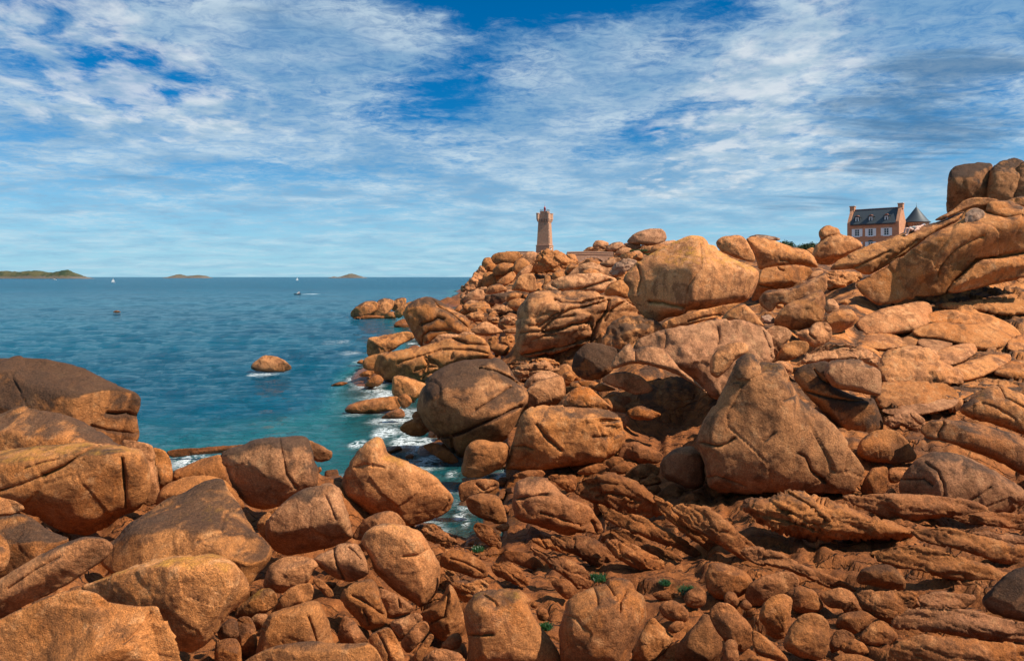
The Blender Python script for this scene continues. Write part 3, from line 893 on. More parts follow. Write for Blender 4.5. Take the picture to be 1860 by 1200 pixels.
for lab, z, pts, ang in (
    ('long low ledge behind the lens-shaped ledge', 1.05, '880,185 1100,172 1250,178 1420,188 1560,218 1660,262 1500,296 1330,296 1200,318 1050,268', 6),
    ('dark layered ledge running to the right edge below the big rounded boulder', 1.1, '1480,290 1700,268 1960,296 1960,372 1700,348 1540,324', 4),
    ('thin dark ledge under the one at the right edge', 1.1, '1560,385 1700,378 1960,430 1960,500 1750,460', 8),
    ('broad ledge right of the lens-shaped ledge', 1.1, '1270,374 1450,358 1600,398 1960,490 1960,590 1700,535 1500,470 1330,430', 12),
    ('smooth sloping ledge below the lens-shaped ledge', 1.05, '1030,505 1200,458 1380,478 1600,538 1760,608 1960,690 1700,676 1400,616 1200,570', 16),
    ('low brown ledge right of the cobble pile', 1.15, '1250,735 1400,708 1590,730 1510,795 1400,836 1220,866', 14),
    ('cracked flat slab in front of the cap-shaped boulder', 1.15, '955,705 1100,698 1220,698 1278,722 1245,784 1160,878 1050,838 985,794', 20),
    ('long dark ledge at the bottom right corner', 1.2, '1150,890 1280,788 1480,798 1650,828 1960,900 1960,980 1600,956 1350,915', 12),
    ('bottom edge ledge below the long dark ledge', 1.25, '1180,985 1350,935 1600,975 1960,1010 1960,1120 1500,1120 1150,1100', 10),
    ('narrow diagonal ledge above the pear-shaped cobble', .95, '330,480 420,470 540,500 700,580 860,640 930,690 780,680 600,590 420,560', 28),
    ('pale diagonal ledge left of the lens-shaped ledge', .9, '-60,250 60,230 180,280 300,380 420,480 380,540 240,470 60,350', 38)):
    r('H', ('z', z), lab, pts, name='rock_ledge', st='s', ang=ang, sp=17, tone=.72, T=.65, R=.4, dark=.0, v=.85, grow=1.12, amp=.5, stack=1)
r('H', 15.6, 'upright split stone at the foot of the great monolith', '955,175 1000,60 1040,25 1122,18 1115,100 1112,178', tone=.5, R=.3, name='cobble', br=[(1100, 60, 960, 90, .4), (1040, 170, 1060, 20, .7)])
r('H', 15.8, 'wedged stone right of the upright split stone', '1122,110 1118,30 1190,22 1250,30 1180,110', tone=.5, R=.3, name='cobble')
r('H', 15.0, 'tiny triangular stone below the wedged stone', '1106,165 1140,133 1170,168 1150,180', name='cobble', tone=.5)

# ------------------------------------------------------------------ the rocks: middle of the cove
r('F', 22.4, 'giant rounded boulder with a dark cap, split by a long crack, standing at the water',
  '133,520 160,420 230,338 330,268 450,213 600,198 720,193 782,240 832,320 882,370 932,440 928,512 885,562 855,640 775,765 660,830 520,870 455,905 400,868 330,800 280,745 200,685 140,580',
  br=[(930, 700, 700, 200, .25), (150, 560, 520, 640, .35), (230, 300, 330, 780, .6), (880, 480, 250, 460, .5)],
  cr=[('300,752 390,742 500,702 600,652 720,602 800,560 875,530', 2.2), ('385,745 395,800 410,868', 1.6), ('585,268 700,288 800,330 878,376', 1.7), ('560,560 680,480 800,400', .7)], tone=.42, dark=.55, R=.55, T=.9)
r('F', 19.3, 'smooth heart-shaped orange boulder in front of the giant split boulder', '452,1010 465,900 490,810 540,768 620,763 680,785 740,775 795,802 795,880 772,942 680,995 600,1034 500,1032',
  br=[(780, 800, 480, 830, .35), (640, 1030, 790, 860, .7)], tone=.55, R=.6, dark=0)
r('F', 19.6, 'big flat-topped boulder right of the heart-shaped one with chiselled front',
  '768,965 800,860 830,760 862,640 920,568 1000,528 1200,533 1400,545 1500,568 1592,620 1602,700 1592,792 1542,865 1440,925 1250,958 1050,988 900,998 800,985',
  br=[(1560, 620, 850, 640, .85), (800, 850, 1040, 960, .5), (980, 660, 1190, 930, .0), (1440, 900, 1480, 560, .5)], cr=['985,660 1060,760 1160,840', '1380,750 1500,740', ('1440,640 1590,628', 1), '800,820 900,810 960,830'], tone=.48, dark=.2, R=.35, T=.8, amp=1.3)
r('F', 20.6, 'small knob at the right shoulder of the flat-topped boulder', '1490,568 1600,573 1645,612 1612,690 1570,680', tone=.5, name='cobble', g='middle-sized stones of the cove')
r('F', 23.5, 'wet red stone in the surf left of the giant split boulder', '15,695 60,640 130,615 200,650 230,705 190,740 100,746', tone=.95)
r('F', 23.2, 'dark wet stone under the left edge of the giant boulder', '100,610 140,555 190,620 230,690 160,640', tone=.95, dark=.4)
r('F', ('z', .0), 'low wet red shelf under the giant boulder', '170,805 280,785 380,845 450,925 380,940 290,900', tone=.95, name='rock_ledge')
r('F', 25.5, 'rounded tan rock top behind the flat-topped boulder', '885,400 930,330 1010,285 1090,285 1155,315 1160,380 1000,420', tone=.5)
r('F', 24.2, 'mid-sized boulder with a straight right edge behind the flat-topped boulder', '900,420 1000,350 1150,312 1186,350 1192,450 1150,505 1080,540 950,560 900,500', tone=.55, br=[(1190, 440, 900, 400, .45), (960, 540, 1190, 460, .6)])
r('F', 23.2, 'low angular boulder with a pale crest under the overhang', '1120,560 1150,500 1200,440 1300,390 1342,388 1400,430 1480,490 1570,560 1400,590', tone=.6, br=[(1540, 520, 1180, 470, .6), (1400, 590, 1340, 390, .5)])
for lab, d, pts in (
    ('upper curved ledge behind the giant split boulder', 29.0, '770,235 790,215 950,188 1100,198 1165,245 1100,260 1000,240 850,275'),
    ('lower curved ledge behind the giant split boulder', 27.5, '790,300 900,225 1050,213 1155,250 1180,305 1050,300 900,365 840,350')):
    r('F', d, lab, pts, name='rock_ledge', st='s', ang=-8, sp=14, tone=.4)
r('F', 26, 'small cubic stone beside the dark round boulder', '1165,305 1220,283 1254,320 1234,365 1178,348', tone=.55, name='cobble', g='middle-sized stones of the cove')
for lab, d, pts in (
    ('flat brown boulder right of the chiselled boulder', 19.4, '1545,890 1600,790 1680,778 1800,830 1880,870 1860,935 1700,935 1600,915'),
    ('small stone at the lower right corner of the chiselled boulder', 18.6, '1460,935 1510,880 1590,893 1605,925 1520,985'),
    ('angular stone next to the small corner stone', 18.2, '1490,985 1580,918 1645,950 1650,1000 1560,1015'),
    ('faceted stone in front of the flat brown boulder', 17.8, '1600,1010 1700,938 1800,933 1855,980 1840,1020 1700,1050 1630,1025'),
    ('low stone beneath the chiselled boulder', 18.4, '1250,1005 1340,950 1450,928 1485,972 1360,1020'),
    ('flat stone in the shadow below the chiselled boulder', 18.2, '810,1018 900,983 1020,978 1055,1010 1000,1048 850,1040'),
    ('small round stone on the rim of the shore slab', 17.2, '1165,1040 1220,1008 1272,1020 1265,1110 1195,1100'),
    ('brown stone left of the squat brown boulder', 17.0, '1695,1070 1760,1038 1840,1018 1868,1060 1780,1100'),
    ('rounded stone below the brown stone', 16.6, '1735,1120 1830,1078 1868,1120 1800,1175')):
    r('F', d, lab, pts, name='cobble', tone=.6, g='middle-sized stones of the cove')
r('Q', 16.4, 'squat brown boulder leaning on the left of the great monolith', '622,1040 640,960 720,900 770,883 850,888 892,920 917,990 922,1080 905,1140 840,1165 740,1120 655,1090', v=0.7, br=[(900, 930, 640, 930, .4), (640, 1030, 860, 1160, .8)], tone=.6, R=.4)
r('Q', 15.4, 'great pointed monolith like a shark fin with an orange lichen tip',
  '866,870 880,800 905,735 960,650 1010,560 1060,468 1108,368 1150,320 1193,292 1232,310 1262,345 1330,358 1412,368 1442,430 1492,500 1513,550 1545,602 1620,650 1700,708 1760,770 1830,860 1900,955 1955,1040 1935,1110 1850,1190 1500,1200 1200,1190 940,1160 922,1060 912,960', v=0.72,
  br=[(900, 870, 1500, 960, .18), (1420, 1100, 1440, 370, .28), (930, 700, 960, 1150, .4), (1500, 420, 1080, 330, .5)],
  cr=[('895,858 1000,885 1060,865 1110,828', 1.1), ('1520,930 1560,950 1600,1040 1690,1110', 1.1), ('1300,850 1365,795', .6), ('1420,590 1490,560 1510,545', .8), ('930,1090 1000,1070 1180,1130', .6)], tone=.42, dark=.3, pale=.15, lich=.3, T=.5, R=.4, cuts=1, back=3.0)  # unseen far side made extra deep to shade the hollow behind
r('Q', 22.0, 'wide sculpted overhanging rock with hollows, grey-pink on top',
  '455,270 470,235 540,185 680,148 860,108 1020,88 1180,78 1290,120 1340,200 1345,360 1240,420 1150,450 1080,520 1000,600 930,540 880,470 820,420 740,400 680,350 600,280 520,262', v=0.88,
  br=[(1340, 300, 460, 330, .55), (640, 330, 1000, 580, 1.0), (680, 360, 660, 140, .12)], cr=[('665,155 672,200 660,250', 1.8), ('1005,135 1010,180 1000,230', 1.8), ('1290,150 1320,240 1335,330', .8)], tone=.4, pale=.36, dark=.12, R=.35, T=.95, st='g', back=1.9)
r('Q', 20.0, 'thin curling rock tongue above the dark hollow', '310,390 345,300 400,240 436,216 468,268 530,235 640,252 700,308 760,390 880,480 990,600 900,520 780,440 640,385 540,360 450,350 380,380', v=0.88,
  br=[(780, 400, 340, 280, .5), (330, 350, 760, 380, .8)], cr=[('438,218 470,270 475,330', .9)], tone=.35, pale=.32, R=.35, T=1.0, back=2.6, stack=1)
r('Q', 22.6, 'columnar lobe at the right end of the sculpted rock', '1285,150 1360,108 1440,118 1482,160 1462,200 1412,240 1432,310 1345,360 1310,260', tone=.3, pale=.35, lich=.2)
r('Q', 22.2, 'orange pointed lobe beside the columnar lobe', '1405,250 1480,203 1570,208 1594,236 1572,282 1470,335 1360,352', tone=.4, lich=.3)
r('Q', 20.0, 'brown saddle-shaped knob rising behind the tip of the monolith', '950,355 970,290 1010,243 1080,223 1160,208 1197,240 1197,282 1112,332 1062,395 1000,450 950,420', tone=.45, lich=.3, br=[(1190, 270, 950, 310, .5)], dark=.1)
r('Q', 20.8, 'small block wedged right of the monolith shoulder', '1335,355 1400,333 1452,343 1488,370 1478,425 1430,420', tone=.45, pale=.2, name='cobble', g='middle-sized stones of the cove')
r('Q', 24.2, 'round boulder with a big black stain left of the overhang', '66,390 73,330 108,260 160,223 220,223 300,238 362,262 345,340 325,395 260,450 180,460 108,440', tone=.45, dark=.85, R=.8)
r('Q', 22.6, 'two-tone rounded stone under the overhanging rock', '245,455 310,413 420,403 505,430 565,480 590,530 480,555 390,520 300,490', tone=.6, br=[(380, 540, 375, 400, .7)])
for lab, d, pts in (
    ('brown pyramid rock in front of the round stained boulder', 21.6, '-10,640 10,600 50,540 110,493 180,500 240,560 350,650 200,660'),
    ('thin slab under the round stained boulder', 22.8, '95,465 180,458 280,490 365,522 250,536 130,500'),
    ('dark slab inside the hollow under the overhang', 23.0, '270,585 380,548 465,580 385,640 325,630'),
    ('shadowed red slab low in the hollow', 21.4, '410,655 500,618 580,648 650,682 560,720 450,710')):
    r('Q', d, lab, pts, name='rock_slab', tone=.75, dark=.15, st='b')

# ------------------------------------------------------------------ right hand slope
r('P', 18.6, 'upper cap of the split dark rock right of the monolith, pale and square', '335,545 300,500 330,428 420,418 522,416 545,450 600,458 639,490 639,630 560,622 470,602 400,592 350,572',
  br=[(640, 480, 320, 500, .5), (340, 560, 640, 610, .8), (600, 640, 600, 440, .6)], tone=.35, pale=.35, dark=.2, R=.3, T=1.1)
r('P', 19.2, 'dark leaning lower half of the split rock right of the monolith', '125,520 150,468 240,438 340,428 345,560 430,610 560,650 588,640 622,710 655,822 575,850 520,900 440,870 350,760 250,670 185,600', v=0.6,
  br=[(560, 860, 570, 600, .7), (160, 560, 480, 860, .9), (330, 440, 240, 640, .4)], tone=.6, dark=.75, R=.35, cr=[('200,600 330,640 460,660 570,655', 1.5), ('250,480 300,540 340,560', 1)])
r('P', 17.0, 'smooth brown boulder with a bright facet in the dark gap right of the monolith', '488,930 510,880 580,828 660,815 732,830 792,900 842,972 822,1005 700,1018 580,1005 500,978', v=0.7, br=[(650, 1010, 665, 815, .6), (840, 940, 490, 900, .6), (500, 960, 830, 985, .5)], tone=.6, R=.4)
r('P', 14.6, 'large low dome boulder with a cracked left end near the right edge', '730,1140 780,1050 860,970 930,943 1020,948 1130,973 1250,1030 1380,1110 1472,1182 1465,1240 1300,1340 1100,1340 900,1300 750,1240', v=0.72,
  br=[(1450, 1120, 760, 1050, .55), (930, 980, 1010, 1330, .5)], cr=[('890,1010 960,1060 990,1130 1000,1220', .9), '1120,1250 1260,1150', '760,1110 880,1100 930,1140'], tone=.55, R=.4)
r('P', 16.6, 'long log-like rock lying diagonally towards the right edge', '845,825 900,775 985,758 1100,770 1250,800 1350,830 1480,878 1640,960 1640,1130 1450,1090 1300,1000 1150,942 1030,902 960,875 900,875', v=0.72,
  br=[(1600, 960, 900, 790, .6), (900, 860, 1480, 1080, .8)], cr=[('985,760 995,790 960,840 965,872', 1.0)], tone=.5, dark=.25, pale=.1)
r('P', 18.0, 'wave-carved orange rock with sharp scalloped crest at the right edge', '1085,705 1150,640 1220,598 1300,562 1360,588 1480,640 1640,700 1640,900 1450,850 1300,790 1180,765 1095,730', v=0.85,
  br=[(1560, 700, 1100, 660, .7)], cr=[('1300,570 1340,640 1450,690', 1), ('1210,670 1280,690 1400,760', .8)], tone=.5, lich=.1, st='g')
r('P', 19.0, 'broken slab between the split rock and the log-like rock', '645,745 780,720 870,755 892,785 842,855 760,805 690,815 655,795', tone=.6, st='c', name='rock_slab')
r('P', 18.4, 'thin bright splinter on the broken slab', '788,727 830,718 893,770 852,795', tone=.5, name='rock_slab')
r('P', 21.4, 'layered orange block above the split rock', '165,440 220,368 330,326 430,326 540,350 592,380 604,460 520,430 325,440 230,455', name='rock_ledge', st='s', ang=-6, sp=14, tone=.55, lich=.15, br=[(600, 400, 170, 420, .8)])
r('P', 20.0, 'wide layered rock face climbing the right side', '340,330 430,240 520,190 650,130 880,90 1100,45 1700,10 1700,600 1200,640 1050,680 880,720 640,740 600,500 540,370', name='rock_outcrop', top=30.0, T=.10, R=.15, st='s', ang=-14, sp=24, tone=.6, dark=.2, auto=False, amp=1.2)


def field(y):
    return 30.0 - (y - 10) / 730.0 * 10.0


for lab, pts, ang in (
    ('oval cracked ledge at the left of the layered face', '522,335 560,278 640,266 742,300 745,345 620,358', -5),
    ('short blocky ledge right of the oval cracked ledge', '736,315 830,258 852,290 834,335 745,350', -12),
    ('tilted block ledge in the upper middle of the layered face', '845,325 880,288 990,286 1044,330 930,378', -8),
    ('big smooth lens of rock in the upper right of the layered face', '845,255 980,212 1090,226 1200,218 1356,290 1300,345 1200,356 1080,326 980,298 885,290', 8),
    ('bright brick-shaped ledge in the centre of the layered face', '926,385 1050,343 1150,333 1170,380 1080,436 990,456', -18),
    ('long diagonal ledge right of the brick-shaped ledge', '996,485 1100,448 1250,398 1344,393 1355,432 1230,506 1100,538', -18),
    ('craggy bulge in the left middle of the layered face', '632,475 700,378 800,356 920,366 980,440 1064,480 1085,545 900,558 700,566', -15),
    ('thin orange ledge low on the right of the layered face', '1094,545 1250,520 1480,536 1440,575 1250,582 1120,572', 2),
    ('long low ledge at the foot of the layered face', '655,705 800,668 950,638 1054,650 1024,695 880,728 740,738', -10),
    ('dark fractured band below the craggy bulge', '636,560 800,548 1000,568 1056,640 900,674 740,695 640,690', -10),
    ('upper left shoulder of the layered face', '516,200 650,136 880,96 894,200 830,245 700,266 580,275 536,240', -16),
    ('long curved ledge sweeping to the right edge', '876,195 1000,146 1200,156 1350,216 1430,305 1340,296 1180,226 1000,216', 14),
    ('small orange leaf of rock near the carved crest', '1016,606 1120,578 1215,578 1100,645 1040,646', -12),
    ('upper band of the layered face at the right edge', '1000,120 1200,70 1640,40 1640,130 1400,160 1180,130', -4),
    ('mid band of the layered face at the right edge', '1380,300 1500,280 1640,290 1640,380 1480,400 1360,360', -6),
    ('lower band of the layered face at the right edge', '1350,440 1500,420 1640,440 1640,540 1450,530 1300,500', -6)):
    yb = max(float(q.split(',')[1]) for q in pts.split())
    r('P', field(yb) - .35, lab, pts, name='rock_ledge', st='c' if 'crag' in lab or 'fract' in lab else 's' if 'band' in lab else 'b', auto=False, cuts=3, ang=ang, sp=24, tone=.5, top=field(yb) + .9, T=.75, R=.6, dark=-.05, amp=.6, grow=1.20, g='ledges of the layered rock face')

# ------------------------------------------------------------------ upper right: leaning slabs and skyline
r('S', 28.4, 'huge smooth leaning slab rising to the right skyline with a shaded orange underside',
  '418,890 470,850 520,822 690,720 760,688 880,598 1010,513 1100,468 1190,380 1250,363 1320,395 1330,330 1400,326 1480,328 1575,378 1760,400 1760,760 1575,840 1200,925 1042,948 950,972 800,975 700,1012 580,1030 480,965', v=0.9,
  br=[(1000, 540, 500, 860, 1.2), (1700, 440, 900, 620, .75), (560, 800, 1500, 420, .50), (440, 860, 560, 1020, .4)],
  cr=[('988,830 995,780 1040,710 1110,640 1200,590 1290,552', 1.2), ('1045,945 1080,880 1150,822 1250,722 1400,702 1600,668', 2.0), ('1150,870 1240,900', .6), ('1320,395 1450,430 1560,415', 1.2)],
  tone=.42, dark=.1, R=.3, T=.65)
r('S', 27.6, 'dark wedge under the lower right of the huge leaning slab', '1050,935 1090,885 1150,832 1260,722 1400,712 1760,672 1760,820 1400,860 1200,925 1100,950', tone=.6, br=[(1060, 880, 1500, 760, .9)], dark=.1, R=.35)
r('S', 31, 'flat sunlit layer on the upper edge of the leaning slab where a person lies',
  '245,790 290,730 480,630 620,588 740,538 870,490 985,462 1100,412 1180,385 1120,470 1010,520 880,605 760,688 690,728 540,815 480,822 420,780 330,785',
  br=[(1150, 420, 280, 830, .9)], cr=[('420,775 500,740 600,690 660,660', 1.0), ('560,790 700,700 850,590', .7)], tone=.32, R=.3, name='rock_slab', T=1.1)
r('S', 30.6, 'pointed dark-tipped flake on the upper crest of the leaning slab', '958,452 1010,420 1080,388 1170,308 1250,293 1352,298 1442,326 1335,345 1235,352 1170,376 1080,424 1020,453', tone=.45, br=[(1440, 320, 960, 440, .6)], name='rock_slab', T=1.0)
r('S', 28.0, 'grey lichen-crusted knob on the face of the leaning slab', '1165,450 1185,390 1240,362 1300,380 1310,420 1250,470 1195,490', tone=.2, pale=1.0, name='cobble', stack=1, T=.35, g='skyline stones')
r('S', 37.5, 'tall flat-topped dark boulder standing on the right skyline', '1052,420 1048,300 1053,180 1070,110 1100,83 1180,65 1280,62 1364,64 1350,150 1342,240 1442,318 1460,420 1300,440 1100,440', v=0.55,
  br=[(1360, 130, 1060, 170, 1.1), (1060, 180, 1430, 300, .5)], tone=.55, dark=.55, pale=.15, R=.4)
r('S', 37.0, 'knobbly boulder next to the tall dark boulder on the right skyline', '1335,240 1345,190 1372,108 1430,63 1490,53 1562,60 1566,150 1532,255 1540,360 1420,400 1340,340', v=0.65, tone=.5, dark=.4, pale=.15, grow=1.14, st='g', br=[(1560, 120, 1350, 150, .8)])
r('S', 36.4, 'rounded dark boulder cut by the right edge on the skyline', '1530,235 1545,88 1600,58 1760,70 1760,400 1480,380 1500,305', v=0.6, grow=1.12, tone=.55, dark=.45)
r('S', 34.5, 'low rock below the skyline boulders at the right edge', '1445,318 1530,288 1760,286 1760,390 1560,355 1480,338', tone=.45, dark=.3)
r('S', 45, 'bulging boulder with a thumb-like head left of the house', '125,705 150,620 190,592 176,550 184,513 220,488 262,485 312,508 328,545 400,558 452,590 482,622 440,660 340,715 260,752 180,755', br=[(470, 610, 140, 640, .45), (140, 680, 440, 690, .9)], tone=.4, R=.6, cr=[('190,592 250,560 325,546', .7)])
r('S', 50, 'small block behind the thumb-headed boulder', '82,655 130,633 148,640 140,700 85,695', tone=.45, name='cobble', g='skyline stones')
r('S', 33, 'broken ledge under the left end of the leaning slab', '195,850 250,783 400,798 470,808 484,832 425,885 320,925 260,935 208,925 188,868', st='c', tone=.42, name='rock_ledge', g=None)
r('S', 31.8, 'smooth tan wedge below the broken ledge', '315,945 360,898 430,868 422,900 466,952 440,975 350,975', tone=.42)
# ------------------------------------------------------------------ the great boulder and its neighbours
r('R', 31, 'great smooth boulder with an orange lichen crown in the middle of the hillside',
  '118,432 180,348 300,258 450,178 560,128 620,113 702,116 738,150 746,180 800,188 822,230 900,270 1000,308 1082,338 1120,375 1112,440 1082,512 1032,592 900,612 750,645 590,650 580,690 440,706 400,738 350,740 280,715 240,665 180,585 158,550 178,490',
  br=[(700, 110, 600, 640, .50), (1120, 352, 680, 325, .85), (590, 640, 1060, 570, .9), (180, 560, 440, 690, .9), (360, 230, 220, 640, .5), (620, 640, 700, 120, .28)],
  cr=[('320,592 420,597 480,617 575,632', 1.6), ('690,180 700,340 600,480 578,632', .5), ('235,330 260,420 235,520', .8)], tone=.35, lich=.5, dark=.0, R=.25, T=1.0, cuts=0, amp=.4)
r('R', 35, 'rounded slab leaning on the right of the great boulder', '793,155 850,118 960,105 1012,130 1052,200 1082,260 1088,305 1000,294 900,255 818,215', tone=.35, R=.5)
r('R', 36, 'long humped rock on the skyline right of the great boulder', '1012,132 1080,118 1200,138 1330,188 1452,213 1512,260 1545,325 1535,348 1400,318 1350,332 1200,348 1108,360 1090,270 1055,200', br=[(1500, 260, 1030, 220, .4), (1080, 330, 1500, 310, .7)], tone=.38, cr=[('1270,290 1330,295 1350,325', .8)], R=.4)
r('R', 34, 'orange bulge under the long humped rock', '1045,590 1110,400 1130,358 1220,333 1350,323 1450,333 1514,362 1472,425 1380,485 1250,505 1160,510 1110,580', br=[(1500, 380, 1100, 420, .4), (1100, 470, 1460, 420, .6)], cr=['1120,470 1250,500 1350,470', '1250,340 1265,360 1290,365'], tone=.5)
r('R', 35, 'small wedge right of the orange bulge', '1455,440 1508,365 1592,368 1564,404 1480,448', tone=.42, name='cobble', g='skyline stones')
r('R', 29, 'long smooth ramp of rock descending left below the skyline', '1105,585 1155,505 1330,500 1450,450 1610,368 1610,530 1440,580 1330,630 1260,600 1200,672 1150,640', br=[(1600, 430, 1130, 570, .7), (1150, 510, 1220, 680, .6)], tone=.38, R=.35, name='rock_slab', T=1.0)
r('R', 26.8, 'big rounded bulge of rock below the smooth ramp', '1212,760 1240,680 1330,602 1440,558 1570,495 1600,560 1595,690 1562,745 1440,798 1300,795', br=[(1580, 560, 1250, 680, .5), (1230, 730, 1580, 700, .5)], tone=.38, R=.6)
r('R', 26, 'upright pointed stone right of the rounded bulge', '1585,645 1608,575 1650,568 1702,620 1692,660 1610,680', tone=.42, name='cobble', g='middle-sized stones of the cove')
r('R', 25.4, 'many-sided boulder right of the rounded bulge', '1588,710 1640,658 1780,638 1834,700 1802,765 1720,808 1640,838 1588,760', tone=.45, br=[(1820, 690, 1600, 700, .8), (1620, 740, 1800, 720, .7)])
r('R', 27, 'flat stone behind the many-sided boulder', '1685,595 1740,568 1794,590 1750,622', tone=.4, name='cobble', g='middle-sized stones of the cove')
r('R', 24.4, 'rounded cube boulder with an arm of rock stretching left', '1365,825 1405,800 1475,785 1520,740 1612,738 1645,790 1645,855 1582,908 1500,930', tone=.45, cr=[('1475,785 1480,830 1520,860', .9)])
r('R', 28.4, 'long sloping band of rock under the great boulder', '395,750 600,668 900,608 1010,598 860,695 640,748 455,810', tone=.42, name='rock_slab', cr=[('600,735 720,700 830,685', .9)])
r('R', 26.5, 'pyramid-shaped stone on the crest of the sculpted rock', '815,760 880,660 988,593 1052,640 1112,710 1168,780 1000,760', br=[(1150, 760, 990, 600, .4), (990, 600, 880, 760, .3)], tone=.35)
r('R', 26.8, 'tiny pale broken stones left of the rounded bulge', '1118,692 1180,683 1234,705 1214,745 1158,750', tone=.1, pale=.9, name='cobble', st='c', g='middle-sized stones of the cove')
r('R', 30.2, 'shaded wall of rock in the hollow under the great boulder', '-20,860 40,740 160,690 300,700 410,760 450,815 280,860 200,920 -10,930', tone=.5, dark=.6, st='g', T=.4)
r('R', 60, 'flat grey cap rock on the skyline behind the long humped rock', '1030,122 1080,106 1130,103 1200,114 1275,132 1255,150 1180,145 1060,140', pale=.9, dark=.3, tone=.2, T=1.2, name='rock_slab')

# ------------------------------------------------------------------ craggy face, far cliff and headland below the lighthouse
r('T', 36, 'wide craggy fissured cliff face with a pale yellow top in the centre',
  '425,1000 432,800 442,720 500,640 540,590 640,568 780,563 900,553 1100,568 1142,608 1240,598 1330,640 1400,690 1480,760 1400,860 1200,960 1060,1010 900,1020 700,1070 480,1105',
  br=[(1400, 700, 480, 680, .7), (440, 900, 560, 600, -.0), (520, 600, 500, 1080, .9), (480, 1000, 1200, 900, .2)],
  cr=[('1180,635 1150,740 1080,830 1050,920 1040,990', 2.0), ('480,905 600,900 700,900 800,880 880,842 1030,825', 1.8), ('540,850 620,850 700,800 800,780 900,765', 1.1), ('480,1082 600,1062 700,1042 900,990 1050,950', 1.9), ('1030,800 1045,870 1050,940', 1.4),
      ('650,880 720,800 860,720 1000,690 1170,640', 1.4), ('740,640 800,668 950,668 1130,630', 1.3), ('1330,640 1200,720 1150,800', 1.3), ('560,960 640,930 760,930', .9), ('700,790 720,770 800,730', .9)],
  tone=.38, lich=.12, dark=.15, R=.22, T=.55, st='c', ang=-22, fr=1.1, amp=.35, name='rock_outcrop')
r('T', 40, 'pale smooth tongue of rock on top of the craggy face', '636,562 690,500 750,470 900,428 1100,422 1244,470 1240,500 1180,520 1130,595 950,565 880,572 780,572', v=1.15, br=[(1200, 470, 640, 520, .7)], cr=[('780,560 850,575 980,545 1080,515 1180,480', 1.5), ('720,520 760,540', .8)], tone=.12, lich=.1, R=.4, name='rock_slab')
r('T', 38, 'pale lobe between the craggy face and the great boulder', '1125,605 1180,520 1280,468 1350,540 1335,620 1290,618', tone=.2)
r('T', 70, 'broad pinkish dome beyond the craggy face', '836,450 900,390 960,350 1040,333 1090,358 1182,368 1215,420 1250,480 1100,440 950,440', v=1.05, tone=.1, pale=.35, R=.8, dark=-.1)
r('T', 60, 'grey jagged rock on the crest left of the great boulder', '1165,430 1240,330 1300,298 1400,323 1424,350 1335,405 1295,450 1205,448', tone=.2, pale=.85, st='c', R=.3)
r('T', 66, 'pale slanting slab beside the grey jagged rock', '1085,352 1180,308 1284,298 1250,345 1185,390', tone=.15, pale=.4, name='rock_slab')
r('T', 75, 'square orange block standing at the foot of the far cliff', '385,565 420,498 450,448 520,428 577,433 594,500 604,565 540,580 440,565', tone=.25, br=[(580, 500, 430, 500, .4), (470, 570, 440, 440, .5)], dark=-.1)
r('T', 78, 'small mushroom-shaped stone right of the square block', '630,545 655,500 660,450 680,442 704,444 714,480 692,505 660,550', tone=.4, name='cobble', g='stones below the far cliff')
for lab, d, pts, st in (
    ('flat cap at the top left of the far cliff', 186, '236,295 280,263 400,253 465,263 445,332 360,354 260,354', 'b'),
    ('leftmost upper boulder of the far cliff', 190, '156,345 180,308 230,303 264,350 254,405 190,420 163,382', 'b'),
    ('upright block low at the left of the far cliff', 184, '165,440 210,418 262,428 274,520 242,556 166,566', 'b'),
    ('dark block under the flat cap of the far cliff', 182, '245,400 300,348 405,346 414,402 320,446 266,444', 'b'),
    ('angular block below the dark block of the far cliff', 178, '276,494 400,406 424,440 424,475 350,526 286,515', 'b'),
    ('jutting fin in the middle of the far cliff', 180, '396,410 430,328 480,298 544,350 534,405 460,446 406,444', 'b'),
    ('notched block at the top of the far cliff left of the lighthouse', 188, '465,302 520,258 604,258 564,354 516,354', 'b'),
    ('long cracked cliff block right below the lighthouse', 182, '540,415 570,368 600,298 622,258 720,242 830,268 844,312 905,332 884,374 905,425 830,438 700,418 580,430', 'c'),
    ('small block at the right end of the far cliff', 188, '826,282 900,268 934,332 880,346', 'b'),
    ('slanting slab under the jutting fin of the far cliff', 174, '414,475 470,398 566,346 546,424 450,466', 'b'),
    ('dark sloping buttress at the sea end of the far cliff', 186, '-10,536 60,476 130,388 165,368 184,420 164,564 80,586 -5,566', 'c')):
    r('T', d, lab, pts, st=st, tone=.55, R=.25, dark=.05, h=1.7, fr=1.2, grow=1.10, T=1.0, g='boulders of the far cliff')
for lab, d, pts, tn, dk in (
    ('brown humped rock below the far cliff', 120, '176,575 210,528 300,508 354,540 364,566 260,596 186,596', .5, .2),
    ('dark weathered ridge below the far cliff', 104, '174,665 178,600 300,588 400,568 490,558 534,602 482,656 320,688', .5, .75),
    ('left brown block near the water below the far cliff', 116, '-5,645 20,608 90,558 172,553 178,625 150,655 50,686', .5, .2),
    ('low brown block beside the tall leaning boulder', 100, '5,680 60,638 172,658 154,695 40,696', .5, .2)):
    r('T', d, lab, pts, tone=tn, dark=dk, h=2.0, g='boulders of the far cliff')
